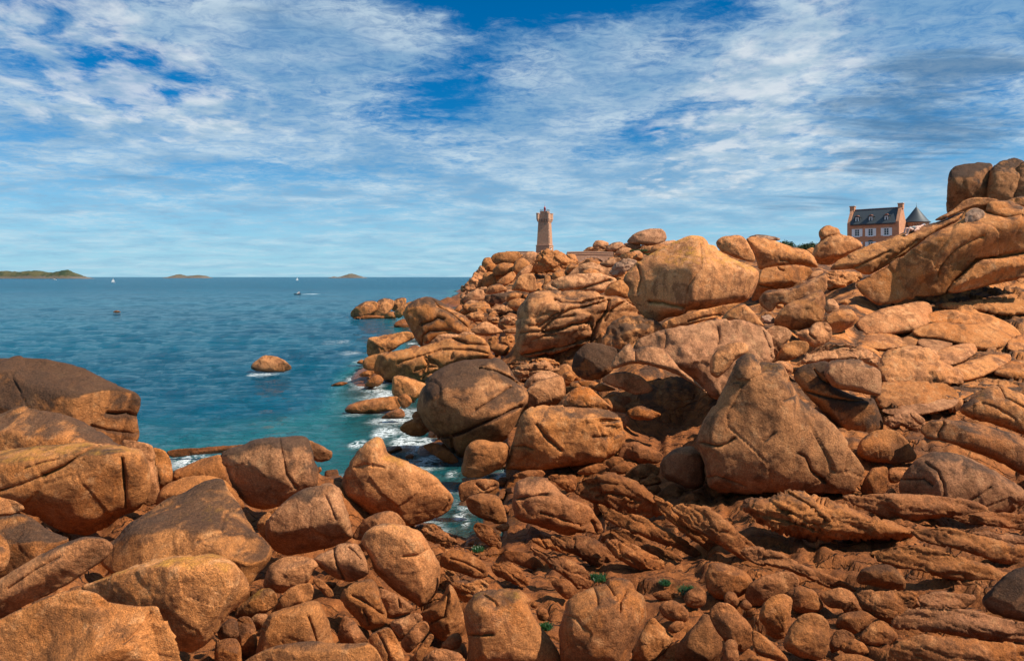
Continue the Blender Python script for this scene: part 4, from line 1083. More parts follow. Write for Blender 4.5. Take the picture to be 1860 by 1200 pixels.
for lab, d, pts in (
    ('upper left ledge of the pale middle shore', 78, '-10,690 0,675 80,675 154,720 134,752 40,746'),
    ('lower left ledge of the pale middle shore', 66, '25,758 150,738 184,790 162,826 60,808'),
    ('wide middle ledge of the pale middle shore', 74, '175,725 300,688 480,668 444,745 300,776'),
    ('red-streaked ledge beside the craggy face', 60, '295,815 380,768 434,778 434,836 340,838'),
    ('small ledge between the two domes of the middle shore', 64, '185,785 290,768 304,810 220,818')):
    r('T', d, lab, pts, name='rock_ledge', st='s', ang=-8, sp=8, tone=.2, h=1.9, dark=-.05, g='ledges of the pale middle shore')
r('T', 56, 'smooth low dome on the middle shore left of the craggy face', '50,900 130,828 200,812 284,860 340,900 200,935 150,925', tone=.25)
r('T', 54, 'flat dome right of the smooth low dome', '315,880 440,860 446,910 340,912', tone=.25)
r('T', 47, 'cracked wall of small blocks left part, in the cleft beside the craggy face', '195,945 285,928 288,1060 218,1050', st='c', tone=.35, fr=2.4, name='rock_outcrop', R=.25, ang=0)
r('T', 46, 'cracked wall of small blocks right part, in the cleft beside the craggy face', '284,940 435,915 440,1090 296,1095', st='c', tone=.35, fr=2.6, name='rock_outcrop', R=.25, ang=0)
for lab, d, pts, pl in (
    ('large grey-capped boulder topping the headland right of the lighthouse', 226, '1305,180 1380,108 1480,73 1592,63 1634,90 1648,138 1622,175 1560,206 1490,212 1430,198', .45),
    ('rounded boulder at the left of the headland heap', 236, '1042,206 1070,163 1120,158 1184,180 1164,220 1060,232', .3),
    ('grey rounded boulder second in the headland heap', 232, '1146,226 1200,178 1284,173 1304,205 1220,256 1178,256', .45),
    ('low boulder in front in the headland heap', 224, '1206,270 1280,218 1352,218 1364,255 1300,284 1222,284', .3),
    ('grey flat boulder under the large grey-capped boulder', 228, '1285,186 1380,173 1454,212 1400,242 1340,226', .6),
    ('dark block under the right of the large grey-capped boulder', 222, '1446,268 1470,208 1560,198 1606,180 1564,246 1500,262', .1),
    ('small boulder at the foot of the headland heap', 216, '1335,298 1370,248 1420,243 1464,280 1380,300', .4),
    ('slab boulder at the right end of the headland heap', 220, '1535,256 1580,188 1640,168 1726,158 1706,228 1600,250', .35),
    ('smallest boulder at the left end of the headland heap', 240, '975,242 1010,213 1064,213 1054,242', .3)):
    r('T', d, lab, pts, tone=.3, pale=pl, h=1.8, g='boulder heap on the headland')

r('T', 193, 'broken bedrock wall behind the stacked boulders of the far cliff', '120,420 165,345 240,285 460,275 620,262 840,280 950,340 920,440 560,450 430,490 350,540 160,580 60,575 10,545 60,480', st='c', fr=2.2, ang=30, tone=.55, dark=.1, T=.4, R=.25, h=1.9, name='rock_outcrop', g='boulders of the far cliff')
r('T', 233, 'low bedrock mound under the boulder heap on the headland right of the lighthouse', '950,262 1010,228 1080,214 1200,208 1300,200 1460,192 1640,172 1730,190 1740,340 960,340', st='c', fr=2.0, ang=5, tone=.4, pale=.25, T=.5, R=.4, h=1.9, name='rock_outcrop', g=None)
r('T', 127, 'low bedrock shelf between the far cliff and the water', '-30,690 -10,590 60,545 180,545 360,560 520,580 500,680 300,730 100,720', st='c', fr=2.4, ang=10, tone=.5, dark=.15, T=.4, R=.3, h=1.9, name='rock_outcrop', g='boulders of the far cliff')
# ------------------------------------------------------------------ left point of the cove and rocks in the water
r('E', 43, 'tall dark-headed boulder leaning left at the sea edge',
  '505,340 530,298 600,248 690,222 760,258 830,298 872,330 942,360 972,400 980,460 1015,478 940,500 850,515 760,550 655,592 600,525 548,430', v=0.85,
  br=[(700, 225, 960, 450, -.0), (960, 440, 690, 230, .5), (530, 400, 660, 590, .55), (940, 360, 600, 330, .35)], cr=[('640,420 680,410 720,400 760,370 800,385', 1.2), ('700,228 760,300 860,360 970,450', 1.0), ('650,560 655,500 700,470 850,465', .8)], tone=.5, dark=.45, R=.35, T=.8)
r('E', 42.2, 'tan foot block below the tall dark-headed boulder', '645,592 660,490 820,468 1000,475 1030,500 850,555 760,580', tide=.1, tone=.3, name='rock_slab')
r('E', 46, 'box-shaped tan rock at the water left of the tall boulder', '256,650 256,518 310,508 420,488 560,468 610,515 500,560 420,620 320,650', br=[(600, 530, 256, 560, .9), (400, 640, 400, 490, -.0)], tide=.1, tone=.3, R=.25)
r('E', 38.5, 'long pale whale-backed slab with a net of cracks sloping into the sea',
  '226,735 230,658 400,608 640,583 850,510 1000,488 1082,520 1122,580 1128,625 1112,660 860,700 740,780 690,850 500,810 380,820 310,760',
  br=[(1100, 600, 240, 690, .8), (240, 740, 760, 780, .3)],
  cr=[('655,640 700,670 740,690 780,730', 1.2), ('650,640 690,700 640,760', 1.2), ('690,640 700,690 760,700 790,740', 1.2), ('600,740 680,720 770,720', 1.0), ('680,770 720,760 780,730', .9), ('650,800 680,760 690,720', .9), ('860,520 960,560 1110,570', 1.2), ('480,690 600,660 800,600 1000,600 1120,625', 1.0), ('860,600 850,660', .6)], tide=.1, tone=.15, R=.3, T=.7, dark=-.05, name='rock_outcrop')
for lab, d, pts in (
    ('small red rock awash at the tip of the pale slab', 38.0, '195,778 250,743 315,750 295,786 220,790'),
    ('pyramid rock in the surf below the pale slab', 36.5, '226,858 290,778 340,773 385,815 345,860'),
    ('pointed tip rock at the seaward end of the pale slab', 39.5, '172,694 230,660 240,705'),
    ('flat tan rock barely breaking the water', 35.8, '-15,856 60,823 135,830 80,858')):
    r('E', d, lab, pts, tone=.75, g='rocks awash in the cove')
r('E', 32.8, 'white-topped leaning block standing in shallow water', '428,925 430,855 434,790 480,776 560,798 640,828 690,845 640,920 590,970 520,945', br=[(680, 840, 440, 800, .6)], tide=.1, tone=.35, R=.4)
r('E', 30.2, 'long cigar-shaped rock lying in the water', '92,1025 130,983 250,948 450,923 492,940 502,1000 450,1028 250,1052 130,1048', br=[(500, 970, 100, 1000, .6)], tone=.5, lich=.1)
r('E', 29.6, 'rounded stub at the shore end of the cigar-shaped rock', '465,940 520,903 562,928 580,972 542,1008 500,1015', tone=.55, g='rocks awash in the cove')
r('E', 28.2, 'red triangular rock below the cigar-shaped rock', '345,1085 400,1040 490,1003 525,1040 524,1082 420,1088', tone=.85, g='rocks awash in the cove')
for lab, d, pts, dk in (
    ('lowest red tip rock at the far end of the rocky point', 104, '58,398 90,373 142,373 142,395 80,404', .1),
    ('leftmost pitted boulder of the rocky point', 101, '148,335 200,288 260,260 322,268 324,315 270,356 200,376 152,366', .3),
    ('second dark-topped boulder of the rocky point', 102, '265,366 310,310 340,258 390,243 442,260 434,305 400,346 380,376 300,376', .35),
    ('third dark slab boulder of the rocky point', 104, '425,275 470,243 527,236 528,285 470,326 438,326', .5),
    ('small low boulder at the front of the rocky point', 98, '376,376 400,338 440,328 474,362 442,378', .1),
    ('tan slanting slab at the landward end of the rocky point', 96, '445,338 520,278 595,258 536,305 514,356 480,376', .1)):
    r('E', d, lab, pts, tone=.35, tide=.15, dark=dk, h=1.6, R=.3, grow=1.12, g='boulders of the rocky point')
r('E', 99, 'low wet base shelf of the rocky point', '145,378 250,355 380,362 480,372 440,388 200,390', tone=.8, h=1.7, name='rock_ledge', g=None)
r('X', ('z', -.1), 'lone pale rounded rock standing in the open water of the bay', '452,668 470,650 489,644 515,652 534,669 515,676 470,675', tide=.1, tone=.15, h=1.2, dark=-.1)
r('X', ('z', -.05), 'tiny rock far out in the bay at left', '204,567 209,564 215,564 221,567 212,568.5', tone=.3, v=.55, tide=.0, h=.8, amp=.3, name='cobble', g=None)

# ------------------------------------------------------------------ the shore under the rocks
CT = []


def ctl(x, y, d=None, z=None):
    if d is None:
        d = (6 - z) * F / (y - HZ)
    if z is None:
        z = 6 - (y - HZ) / F * d
    CT.append(((x - 930) / F * d, d, z))


for o in ROCKS:
    if o.get('stack'):
        continue
    P = np.array(o['pts'])
    lo, hi = P.min(0), P.max(0)
    low = P[P[:, 1] > hi[1] - .25 * (hi[1] - lo[1])]
    d = o['d']
    sc = d / F
    hh = min(hi[1] - lo[1], hi[0] - lo[0])
    ctl(low[:, 0].mean(), hi[1] - .06 * (hi[1] - lo[1]), d)
    x, yy, z = CT[-1]
    CT[-1] = (x, yy, z - (.10 if o.get('name') in ('rock_ledge', 'cobble', 'rock_slab') else .30) * min(hh, 130) * sc)
    if 'top' in o and o['top'] > d + 2:
        dt = o['top']
        ctl(P[P[:, 1] < lo[1] + .25 * (hi[1] - lo[1])][:, 0].mean(), lo[1] + .05 * (hi[1] - lo[1]), dt)
        x, yy, z = CT[-1]
        CT[-1] = (x, yy, z - .12 * hh * dt / F)
for x, y, zb in ((100, 700, -1.4), (300, 640, -1.6), (450, 720, -1.2), (380, 770, -1.0), (560, 640, -1.6), (600, 790, -.5), (560, 730, -.9), (640, 645, -.9), (600, 700, -.8), (670, 780, -.38),
                 (720, 800, -.35), (770, 835, -.35), (800, 862, -.35), (826, 898, -.30), (832, 935, -.22), (845, 962, -.12), (620, 835, -.4), (600, 850, -.4), (340, 838, -.3), (400, 828, -.35), (680, 735, -.4), (270, 800, -.9),
                 (600, 600, -1.6), (560, 760, -.6), (700, 610, -.8), (610, 870, -.25), (560, 800, -.6)):
    ctl(x, y, (6.0) * F / (y - HZ), zb)
for x, d in ((-600, 30), (-600, 60), (-300, 45), (0, 40), (0, 70), (300, 60), (500, 60), (500, 100), (300, 120), (650, 130), (700, 170), (760, 190), (0, 200), (400, 200), (700, 240), (800, 235), (830, 240), (0, 380), (500, 380), (800, 380), (860, 380), (-600, 200), (-600, 400), (560, 45), (620, 60), (600, 75), (-500, 24)):
    ctl(x, 503, d, -2.0)
for x, d, z in ((990, 232, 14.2), (940, 232, 14.0), (1060, 214, 9.0), (1090, 208, 9.0), (1070, 196, 8.6), (1125, 214, 13.0), (1030, 216, 12.5), (1200, 250, 13), (1400, 250, 10), (1600, 152, 11.0), (1540, 150, 11.0), (1660, 152, 11.2), (1700, 200, 12), (1430, 120, 9.0), (880, 236, 9.5), (1900, 60, 11), (1900, 120, 12), (1500, 80, 7.6),
                (1250, 90, 9.5), (1540, 60, 6.6), (1600, 60, 6.8), (1500, 50, 6.2), (1450, 60, 7.0), (1450, 80, 7.4), (1590, 45, 6.0), (1560, 100, 8.0), (1150, 180, 12.5), (1050, 140, 6.8), (1100, 100, 8.5), (900, 150, 2.2), (960, 150, 2.8), (1000, 165, 4.2), (900, 172, 3.2), (960, 172, 4.2), (1000, 175, 5.0), (1060, 180, 8.2), (880, 165, 2.0), (2100, 12, 2.3), (2150, 20, 5), (2150, 30, 8.5), (2050, 9, 1.6), (2200, 60, 12), (2200, 200, 12), (1200, 390, 12), (1700, 390, 12), (2300, 390, 12), (950, 390, 9),
                (-250, 7, 1.8), (-300, 12, 1.5), (-300, 19, 1.2), (-450, 9, 1.8), (-450, 5, 2.0), (930, 4.6, 1.4), (300, 4.8, 1.8), (1600, 4.8, 1.3), (2300, 5, 1.6), (600, 3.5, 1.8), (1300, 3.5, 1.5)):
    ctl(x, 503, d, z)
for x, d, z in ((1200, 22.2, .8), (1240, 22.2, .8), (1160, 22.4, 1.0), (1220, 20.5, .9), (1270, 20.5, .9), (1200, 25.2, 3.3), (1250, 25.2, 3.4), (1160, 25.4, 3.2), (1300, 25, 3.6), (1220, 23.6, 2.0), (1270, 23.4, 2.0), (1050, 240, 14.4), (1080, 238, 14.9), (1120, 236, 15.2), (1180, 232, 15.4), (1230, 228, 15.3)):
    ctl(x, 503, d, z)
for x, y, z in ((1000, 1040, .70), (1100, 950, .85), (1300, 950, 1.02), (1500, 1050, 1.16), (1700, 950, 1.2), (1200, 1100, .85), (1050, 1000, .70), (930, 1000, .35), (1450, 1180, 1.1), (1800, 1180, 1.35), (1250, 900, .92), (1650, 1100, 1.26), (900, 975, .12), (880, 930, .06), (1000, 900, .6),
                (1150, 880, .85), (1350, 1050, 1.0), (1300, 1150, .95), (1000, 1150, .8), (1800, 1050, 1.32), (640, 1010, .6), (560, 1030, .8), (470, 1000, .8), (740, 960, .3), (760, 900, -.3),
                (1400, 1000, 1.06), (1600, 1000, 1.18), (1800, 960, 1.24), (1150, 960, .88), (1200, 1000, .92), (1000, 950, .62), (950, 900, .45), (1050, 880, .78), (1350, 900, 1.0), (1700, 1000, 1.24), (1450, 920, 1.06), (1840, 920, 1.2), (1750, 1150, 1.34), (1600, 1160, 1.25), (1250, 1030, .92), (1100, 1010, .80), (1900, 1000, 1.3), (1950, 1100, 1.35), (1550, 950, 1.12), (1500, 1000, 1.12), (1620, 930, 1.12)):
    ctl(x, y, None, z)
CT = np.array(CT)
CU = np.stack([CT[:, 0] / CT[:, 1] * 2.4, np.log(CT[:, 1]) * 2.4], 1)


def ground_z(X, Y):
    """height of the shore in layout units"""
    U = np.stack([X / Y * 2.4, np.log(Y) * 2.4], 1)
    out = np.empty(len(U))
    for i in range(0, len(U), 6000):
        q = U[i:i + 6000]
        d2 = ((q[:, None, :] - CU[None]) ** 2).sum(2) + 4e-4
        wgt = 1.0 / d2 ** 2.2
        out[i:i + 6000] = (wgt * CT[None, :, 2]).sum(1) / wgt.sum(1)
    return out


def polar(nx, ny, t0, t1, y0, y1, ym=None, share=.75):
    t = np.linspace(t0, t1, nx)
    y = np.exp(np.linspace(math.log(y0), math.log(y1), ny))
    if ym:
        k = int(ny * share)
        y = np.exp(np.concatenate([np.linspace(math.log(y0), math.log(ym), k, endpoint=False), np.linspace(math.log(ym), math.log(y1), ny - k)]))
    Y, Tn = np.meshgrid(y, t, indexing='ij')
    q = np.arange(nx * ny).reshape(ny, nx)
    quads = np.stack([q[:-1, :-1], q[:-1, 1:], q[1:, 1:], q[1:, :-1]], 2).reshape(-1, 4)
    return (Tn * Y).ravel(), Y.ravel(), quads


gx, gy, gq = polar(760, 640, -1.25, 1.3, 3.2, 420, 34, .76)
gcx, gcy, _ = polar(180, 170, -1.25, 1.3, 3.2, 420)
# the smooth form on a coarse net, refined bilinearly
gc = ground_z(gcx, gcy)
# seaward of the shoreline the bed falls away
SH = np.array([(3, -2000), (26, -2000), (30, 560), (38, 625), (45, 640), (60, 690), (85, 735), (96, 700), (106, 700), (118, 780), (150, 800), (186, 842), (240, 862), (420, 868)], float)
shx = np.interp(np.log(gcy), np.log(SH[:, 0]), SH[:, 1])
gpx = 930 + F * gcx / gcy
off_ = np.clip((shx - gpx) / 26, 0, 1)
gc = np.where(gcy > 26, gc * (1 - off_) + np.minimum(gc, -1.6) * off_, gc).reshape(170, 180)
for _ in range(6):
    gp_ = np.pad(gc, 1, mode='edge')
    gc = .4 * gc + .15 * (gp_[:-2, 1:-1] + gp_[2:, 1:-1] + gp_[1:-1, :-2] + gp_[1:-1, 2:])


def ground_fast(X, Y):
    u = np.clip((X / Y + 1.25) / 2.55 * 179, 0, 178.999)
    v = np.clip((np.log(Y) - math.log(3.2)) / (math.log(420) - math.log(3.2)) * 169, 0, 168.999)
    i, j = v.astype(int), u.astype(int)
    a, b = v - i, u - j
    return gc[i, j] * (1 - a) * (1 - b) + gc[i, j + 1] * (1 - a) * b + gc[i + 1, j] * a * (1 - b) + gc[i + 1, j + 1] * a * b


def ground_detail(X, Y, Z):
    P = np.stack([X, Y, Z * 0.6], 1)
    big = np.clip(Y / 12, 1, 6)
    # ledges running down the shore, stepped
    nx_, ny_ = .74, .67
    a = X * nx_ + Y * ny_
    b = -X * ny_ + Y * nx_
    wp = fbm(np.stack([b * .22, a * .5, a * 0], 1), 4, .6)
    d = 0
    near = sstep(Y, 30, 14)
    for per, am, k in ((1.15, .26, 0), (.52, .11, 5), (.21, .045, 9)):
        q = a / per + 1.3 * wp / (per ** .35) + k * 3.3 + .5 * fbm(P * (.9 / per) + k, 2)
        s = q - np.floor(q)
        r0 = RND[(np.floor(q).astype(int) * 29 + k) & 255, 0]
        r1 = RND[(np.floor(q).astype(int) * 29 + 29 + k) & 255, 0]
        lev = r0 + (r1 - r0) * sstep(s, .66, 1.0)
        d = d + near * ((lev - .5) * am - np.exp(-((s - .64) / .07) ** 2) * am * .30)
    f1, f2, hid, off = worley(np.stack([b * .5, a * .95, Z * .5], 1) / big[:, None] + 11)
    e = np.exp(-((f2 - f1) / .09) ** 2)
    d = d + (((RND[hid, :3] - .5) * off).sum(1) * (.30 - .14 * near) * (1 - e) - e * (.13 - .05 * near)) * big
    g1, g2, hid2, off2 = worley(np.stack([b * 1.3, a * 2.6, Z], 1) / big[:, None] + 4)
    e2 = np.exp(-((g2 - g1) / .10) ** 2)
    d = d + (((RND[hid2, :3] - .5) * off2).sum(1) * (.13 - .06 * near) * (1 - e2) - e2 * (.05 - .015 * near)) * big
    d = d + fbm(P / (1.7 * big[:, None] ** .7), 6, .55) * (.14 - .05 * near) * big ** .7
    return d - .05


def build_ground():
    z = ground_fast(gx, gy)
    zz_ = z + ground_detail(gx, gy, z) * sstep(z, -.9, .25) * (1 - .75 * sstep(gy, 120, 190) * (z < 3))
    V = np.stack([gx, gy, zz_], 1) * K
    me = np_mesh('shore', V, gq)
    tag(link('shore', me, M_GROUND), kind='structure')


def build_rubble():
    rg = np.random.RandomState(21)
    protos = []
    for k in range(7):
        bm = bmesh.new()
        bmesh.ops.create_icosphere(bm, subdivisions=3, radius=1.0)
        V = np.array([v.co[:] for v in bm.verts])
        T = np.array([[v.index for v in f.verts] for f in bm.faces])
        bm.free()
        for c in range(11):
            n = rg.normal(size=3); n /= np.linalg.norm(n)
            s_ = rg.uniform(.45, .85)
            V = V - n[None] * softplus(V @ n - s_, .02)[:, None] * .97
        V = V * (1 + .10 * fbm(V * 1.3 + k * 5, 3) + .03 * fbm(V * 4 + k, 2))[:, None]
        protos.append((V, T))
    n = 3600
    t = rg.uniform(-1.05, 1.1, n)
    y = np.exp(rg.uniform(math.log(5.0), math.log(205), n))
    x = t * y
    gpx_ = 930 + F * t
    z = ground_fast(x, y)
    gpy = HZ + (6 - z) / y * F
    open_floor = (gpx_ > 880) & (y < 15.8) & (y > 4)
    keep = ((z > -.12) & (y < 105) & ~((y > 33) & (gpx_ > 1230)) & ~((gpx_ > 1490) & (y > 16.5)) & ~((gpx_ > 1120) & (gpx_ < 1330) & (y > 18) & (y < 25)) & ~((y < 13) & (gpx_ < 880) & (rg.rand(n) < .6))) & ~(open_floor & (rg.rand(n) > .05)) & ~((y > 190) & (gpx_ < 1100))
    VV, TT, off = [], [], 0
    for i in np.nonzero(keep)[0]:
        V, T = protos[rg.randint(7)]
        size = y[i] / F * (6 + 17 * rg.rand() ** 2.0)
        if open_floor[i]:
            size *= .4
        sc = size * np.array((rg.uniform(.8, 1.5), rg.uniform(.8, 1.3), rg.uniform(.55, 1.0)))
        a, b = rg.uniform(0, 6.28), rg.normal(0, .35)
        Rz = np.array(((math.cos(a), -math.sin(a), 0), (math.sin(a), math.cos(a), 0), (0, 0, 1)))
        Rx = np.array(((1, 0, 0), (0, math.cos(b), -math.sin(b)), (0, math.sin(b), math.cos(b))))
        W_ = ((V * sc) @ Rx.T) @ Rz.T + np.array((x[i], y[i], z[i] + size * .05))
        VV.append(W_); TT.append(T + off); off += len(V)
    me = np_mesh('rubble', np.vstack(VV) * K, np.vstack(TT))
    ob = link('rubble', me, M_ROCK)
    for k, v in (('value', .85), ('tide', 1.0), ('tone', .6), ('dark', .12), ('lichen', 0.0), ('pale', 0.0), ('hue', .5)):
        ob[k] = v
    tag(ob, 'loose broken stones filling the gaps between the boulders', 'rubble', None, 'stuff')


# ------------------------------------------------------------------ sea
def sea_material():
    m = bpy.data.materials.new('sea_water')
    m.use_nodes = True
    t = NT(m.node_tree)
    g = t.n('ShaderNodeNewGeometry')
    pos = g.outputs['Position']
    dep = t.attr('depth')
    foam = t.attr('foam')
    sp = t.n('ShaderNodeSeparateXYZ'); t.put(sp.inputs[0], pos)
    far = t.step(sp.outputs[1], 30, 500)
    big = t.noise(t.vm('MULTIPLY', pos, (0.6, 1.0, 1)), 0.035, 5, 0.6)
    col = t.mix(t.step(big, .35, .65), (0.0001, 0.056, 0.102), (0.0002, 0.088, 0.144))
    mid = t.noise(pos, 0.16, 5, 0.6)
    shal = t.math('ADD', dep, t.math('MULTIPLY', t.math('SUBTRACT', mid, .5), .9))
    col = t.mix(t.step(shal, .10, 1.5, .72, 0.0), col, (0.020, 0.150, 0.150))
    b = t.n('ShaderNodeBsdfPrincipled')
    t.put(b.inputs['Base Color'], col)
    b.inputs['IOR'].default_value = 1.33
    t.put(b.inputs['Roughness'], t.math('ADD', 0.07, t.math('MULTIPLY', far, 0.16)))
    b.inputs['Specular IOR Level'].default_value = 0.05
    h1 = t.noise(t.vm('MULTIPLY', pos, (0.55, 1.0, 1)), 0.55, 5, 0.62, 0.4)
    h2 = t.noise(t.vm('MULTIPLY', pos, (0.6, 1.0, 1)), 2.4, 5, 0.65, 0.5)
    h3 = t.noise(t.vm('MULTIPLY', pos, (0.5, 1.0, 1)), 0.10, 4, 0.6, 0.3)
    hh = t.math('ADD', t.math('MULTIPLY', h1, 0.85), t.math('MULTIPLY', h2, 0.34))
    hh = t.math('ADD', hh, t.math('MULTIPLY', h3, 0.8))
    bp = t.n('ShaderNodeBump')
    bp.inputs['Strength'].default_value = 1.0
    bp.inputs['Distance'].default_value = 1.0
    t.put(bp.inputs['Height'], hh)
    t.put(b.inputs['Normal'], bp.outputs[0])
    # the shallowest water lets the stone below show
    tr = t.n('ShaderNodeBsdfTransparent')
    tr.inputs[0].default_value = (0.80, 0.90, 0.86, 1)
    see = t.step(dep, .02, .62, .62, 0.0)
    mx = t.n('ShaderNodeMixShader')
    t.put(mx.inputs[0], see)
    t.t.links.new(b.outputs[0], mx.inputs[1])
    t.t.links.new(tr.outputs[0], mx.inputs[2])
    # foam
    fn = t.noise(t.vm('MULTIPLY', pos, (0.7, 1.0, 1)), 1.9, 9, 0.72, 1.8)
    fr = t.math('ABSOLUTE', t.math('SUBTRACT', fn, 0.5))
    lace = t.step(fr, 0.0, 0.07, 1.0, 0.0)
    solid = t.step(t.math('ADD', t.noise(t.vm('MULTIPLY', pos, (.7, 1.0, 1)), 2.0, 8, 0.75, .8), t.math('MULTIPLY', foam, .16)), .66, .80)
    fm = t.math('MAXIMUM', t.math('MULTIPLY', lace, t.step(t.math('ADD', foam, t.math('MULTIPLY', t.noise(pos, .6, 3), .5)), .38, .80)), t.math('MULTIPLY', solid, t.step(foam, .15, .6)))
    wk = t.attr('wake')
    fm = t.math('MAXIMUM', fm, t.step(wk, .2, .8), clamp=True)
    wd = t.n('ShaderNodeBsdfDiffuse')
    wd.inputs[0].default_value = (0.78, 0.82, 0.82, 1)
    m2 = t.n('ShaderNodeMixShader')
    t.put(m2.inputs[0], t.math('MULTIPLY', fm, .92))
    t.t.links.new(mx.outputs[0], m2.inputs[1])
    t.t.links.new(wd.outputs[0], m2.inputs[2])
    o = t.n('ShaderNodeOutputMaterial')
    t.t.links.new(m2.outputs[0], o.inputs[0])
    return m


FOAM = [(690, 690, 14, 1.0), (660, 655, 14, .6), (700, 715, 12, 1.0), (690, 725, 16, .8), (640, 690, 14, .55), (720, 735, 12, .7), (735, 800, 16, 1.1), (700, 785, 16, .9), (770, 805, 14, 1.0), (790, 830, 12, .8), (650, 805, 9, .9), (655, 745, 20, .6),
        (340, 838, 22, .75), (390, 832, 16, .6), (490, 672, 18, .75), (465, 676, 10, .7), (690, 577, 22, .4), (640, 580, 14, .3), (820, 860, 10, .5), (745, 780, 12, .9), (640, 640, 20, .45), (615, 620, 24, .35), (670, 700, 22, .6),
        (835, 935, 8, .6), (845, 950, 7, .6), (215, 569, 8, .4), (700, 745, 18, .6), (880, 900, 6, .4), (770, 835, 14, .6), (760, 780, 14, .9)]


def build_sea():
    x, y, q = polar(760, 620, -1.35, 1.35, 4.0, 60000)
    near = y < 400
    dep = np.full(len(x), 4.0)
    dep[near] = -ground_fast(x[near], y[near])
    amp = sstep(y, 700, 60) * sstep(dep, -.1, 1.2) * .9 + .1
    X, Y = x * K, y * K
    P0 = np.zeros(len(x))
    z = np.zeros(len(x))
    m = y < 900
    Pm = np.stack([X[m], Y[m], P0[m]], 1)
    wv = 0
    rg = np.random.RandomState(3)
    for lam, a in ((7.0, .075), (4.3, .055), (2.6, .04), (1.6, .025), (11, .06)):
        for _ in range(2):
            th = R_(250) + rg.normal(0, .45)
            kx, ky = math.cos(th) / lam, math.sin(th) / lam
            ph = (Pm[:, 0] * kx + Pm[:, 1] * ky) * 2 * math.pi + rg.uniform(0, 6) + 1.6 * fbm(Pm * (.22 / lam) + lam, 2)
            wv = wv + a * (1 - 2 * np.abs(np.sin(ph * .5)) ** 1.0) * (.55 + .9 * np.abs(fbm(Pm * (.11 / lam) + 4 + lam, 2)))
    wv = wv + .10 * fbm(Pm * np.array((.30, .55, 1)), 5, .6)
    res = np.clip(2.2 - y[m] / 160, .0, 1)
    z[m] = wv * amp[m] * .72
    V = np.stack([X, Y, z], 1)
    me = np_mesh('sea', V, q)
    fo = np.zeros(len(x)); wk = np.zeros(len(x))
    for fx, fy, s, a in FOAM:
        p = px(fx, fy, 6.0 * F / (fy - HZ)) / K
        sx = 1.5 * s / F * p[1]
        sy = sx * 1.6 + .3
        fo = np.maximum(fo, .76 * a * np.exp(-((x - p[0]) / sx) ** 2 - ((y - p[1]) / sy) ** 2))
    rim = sstep(dep, .55, .0) * sstep(y, 6, 20) * sstep(-y, -95, -60) * (x < 2) * (x / y < 0.02)
    fo = np.maximum(fo, rim * .50 * np.clip(fbm(np.stack([x * .5, y * .5, x * 0], 1), 3) + .55, 0, 1))
    p0, p1 = px(545, 534, 6 * F / 31.0) / K, px(592, 533, 6 * F / 30.5) / K
    A = np.array([p0[:2]]); B = np.array([p1[:2]])
    sel = (y > 150) & (y < 320)
    wd = seg_dist(np.stack([x[sel], y[sel] * .35], 1), A * (1, .35), B * (1, .35))
    wk[sel] = np.exp(-(wd / .6) ** 2)
    for nm, arr in (('depth', dep), ('foam', fo), ('wake', wk)):
        at = me.attributes.new(nm, 'FLOAT', 'POINT')
        at.data.foreach_set('value', arr.astype(np.float32))
    tag(link('sea', me, sea_material()), kind='structure')


# ------------------------------------------------------------------ islands on the horizon
def island_material():
    m = bpy.data.materials.new('island_heath')
    m.use_nodes = True
    t = NT(m.node_tree)
    g = t.n('ShaderNodeNewGeometry')
    pos = g.outputs['Position']
    sn = t.n('ShaderNodeSeparateXYZ'); t.put(sn.inputs[0], g.outputs['Normal'])
    sp = t.n('ShaderNodeSeparateXYZ'); t.put(sp.inputs[0], pos)
    veg = t.attr('green', 'OBJECT')
    n = t.noise(pos, .018, 6, .65)
    n2 = t.noise(pos, .07, 6, .7)
    c = t.mix(t.step(n, .40, .60), (0.016, 0.034, 0.014), (0.085, 0.075, 0.030))
    rk = t.mix(n2, (0.06, 0.05, 0.042), (0.22, 0.165, 0.125))
    k = t.math('ADD', t.math('MULTIPLY', t.math('DIVIDE', sp.outputs[2], 22.0), 1.0), t.math('MULTIPLY', t.math('SUBTRACT', n2, .5), 1.4))
    c = t.mix(t.math('MULTIPLY', t.step(k, .15, .7), veg), rk, c)
    b = t.n('ShaderNodeBsdfPrincipled')
    t.put(b.inputs['Base Color'], c)
    b.inputs['Roughness'].default_value = .95
    o = t.n('ShaderNodeOutputMaterial')
    t.t.links.new(b.outputs[0], o.inputs[0])
    return m


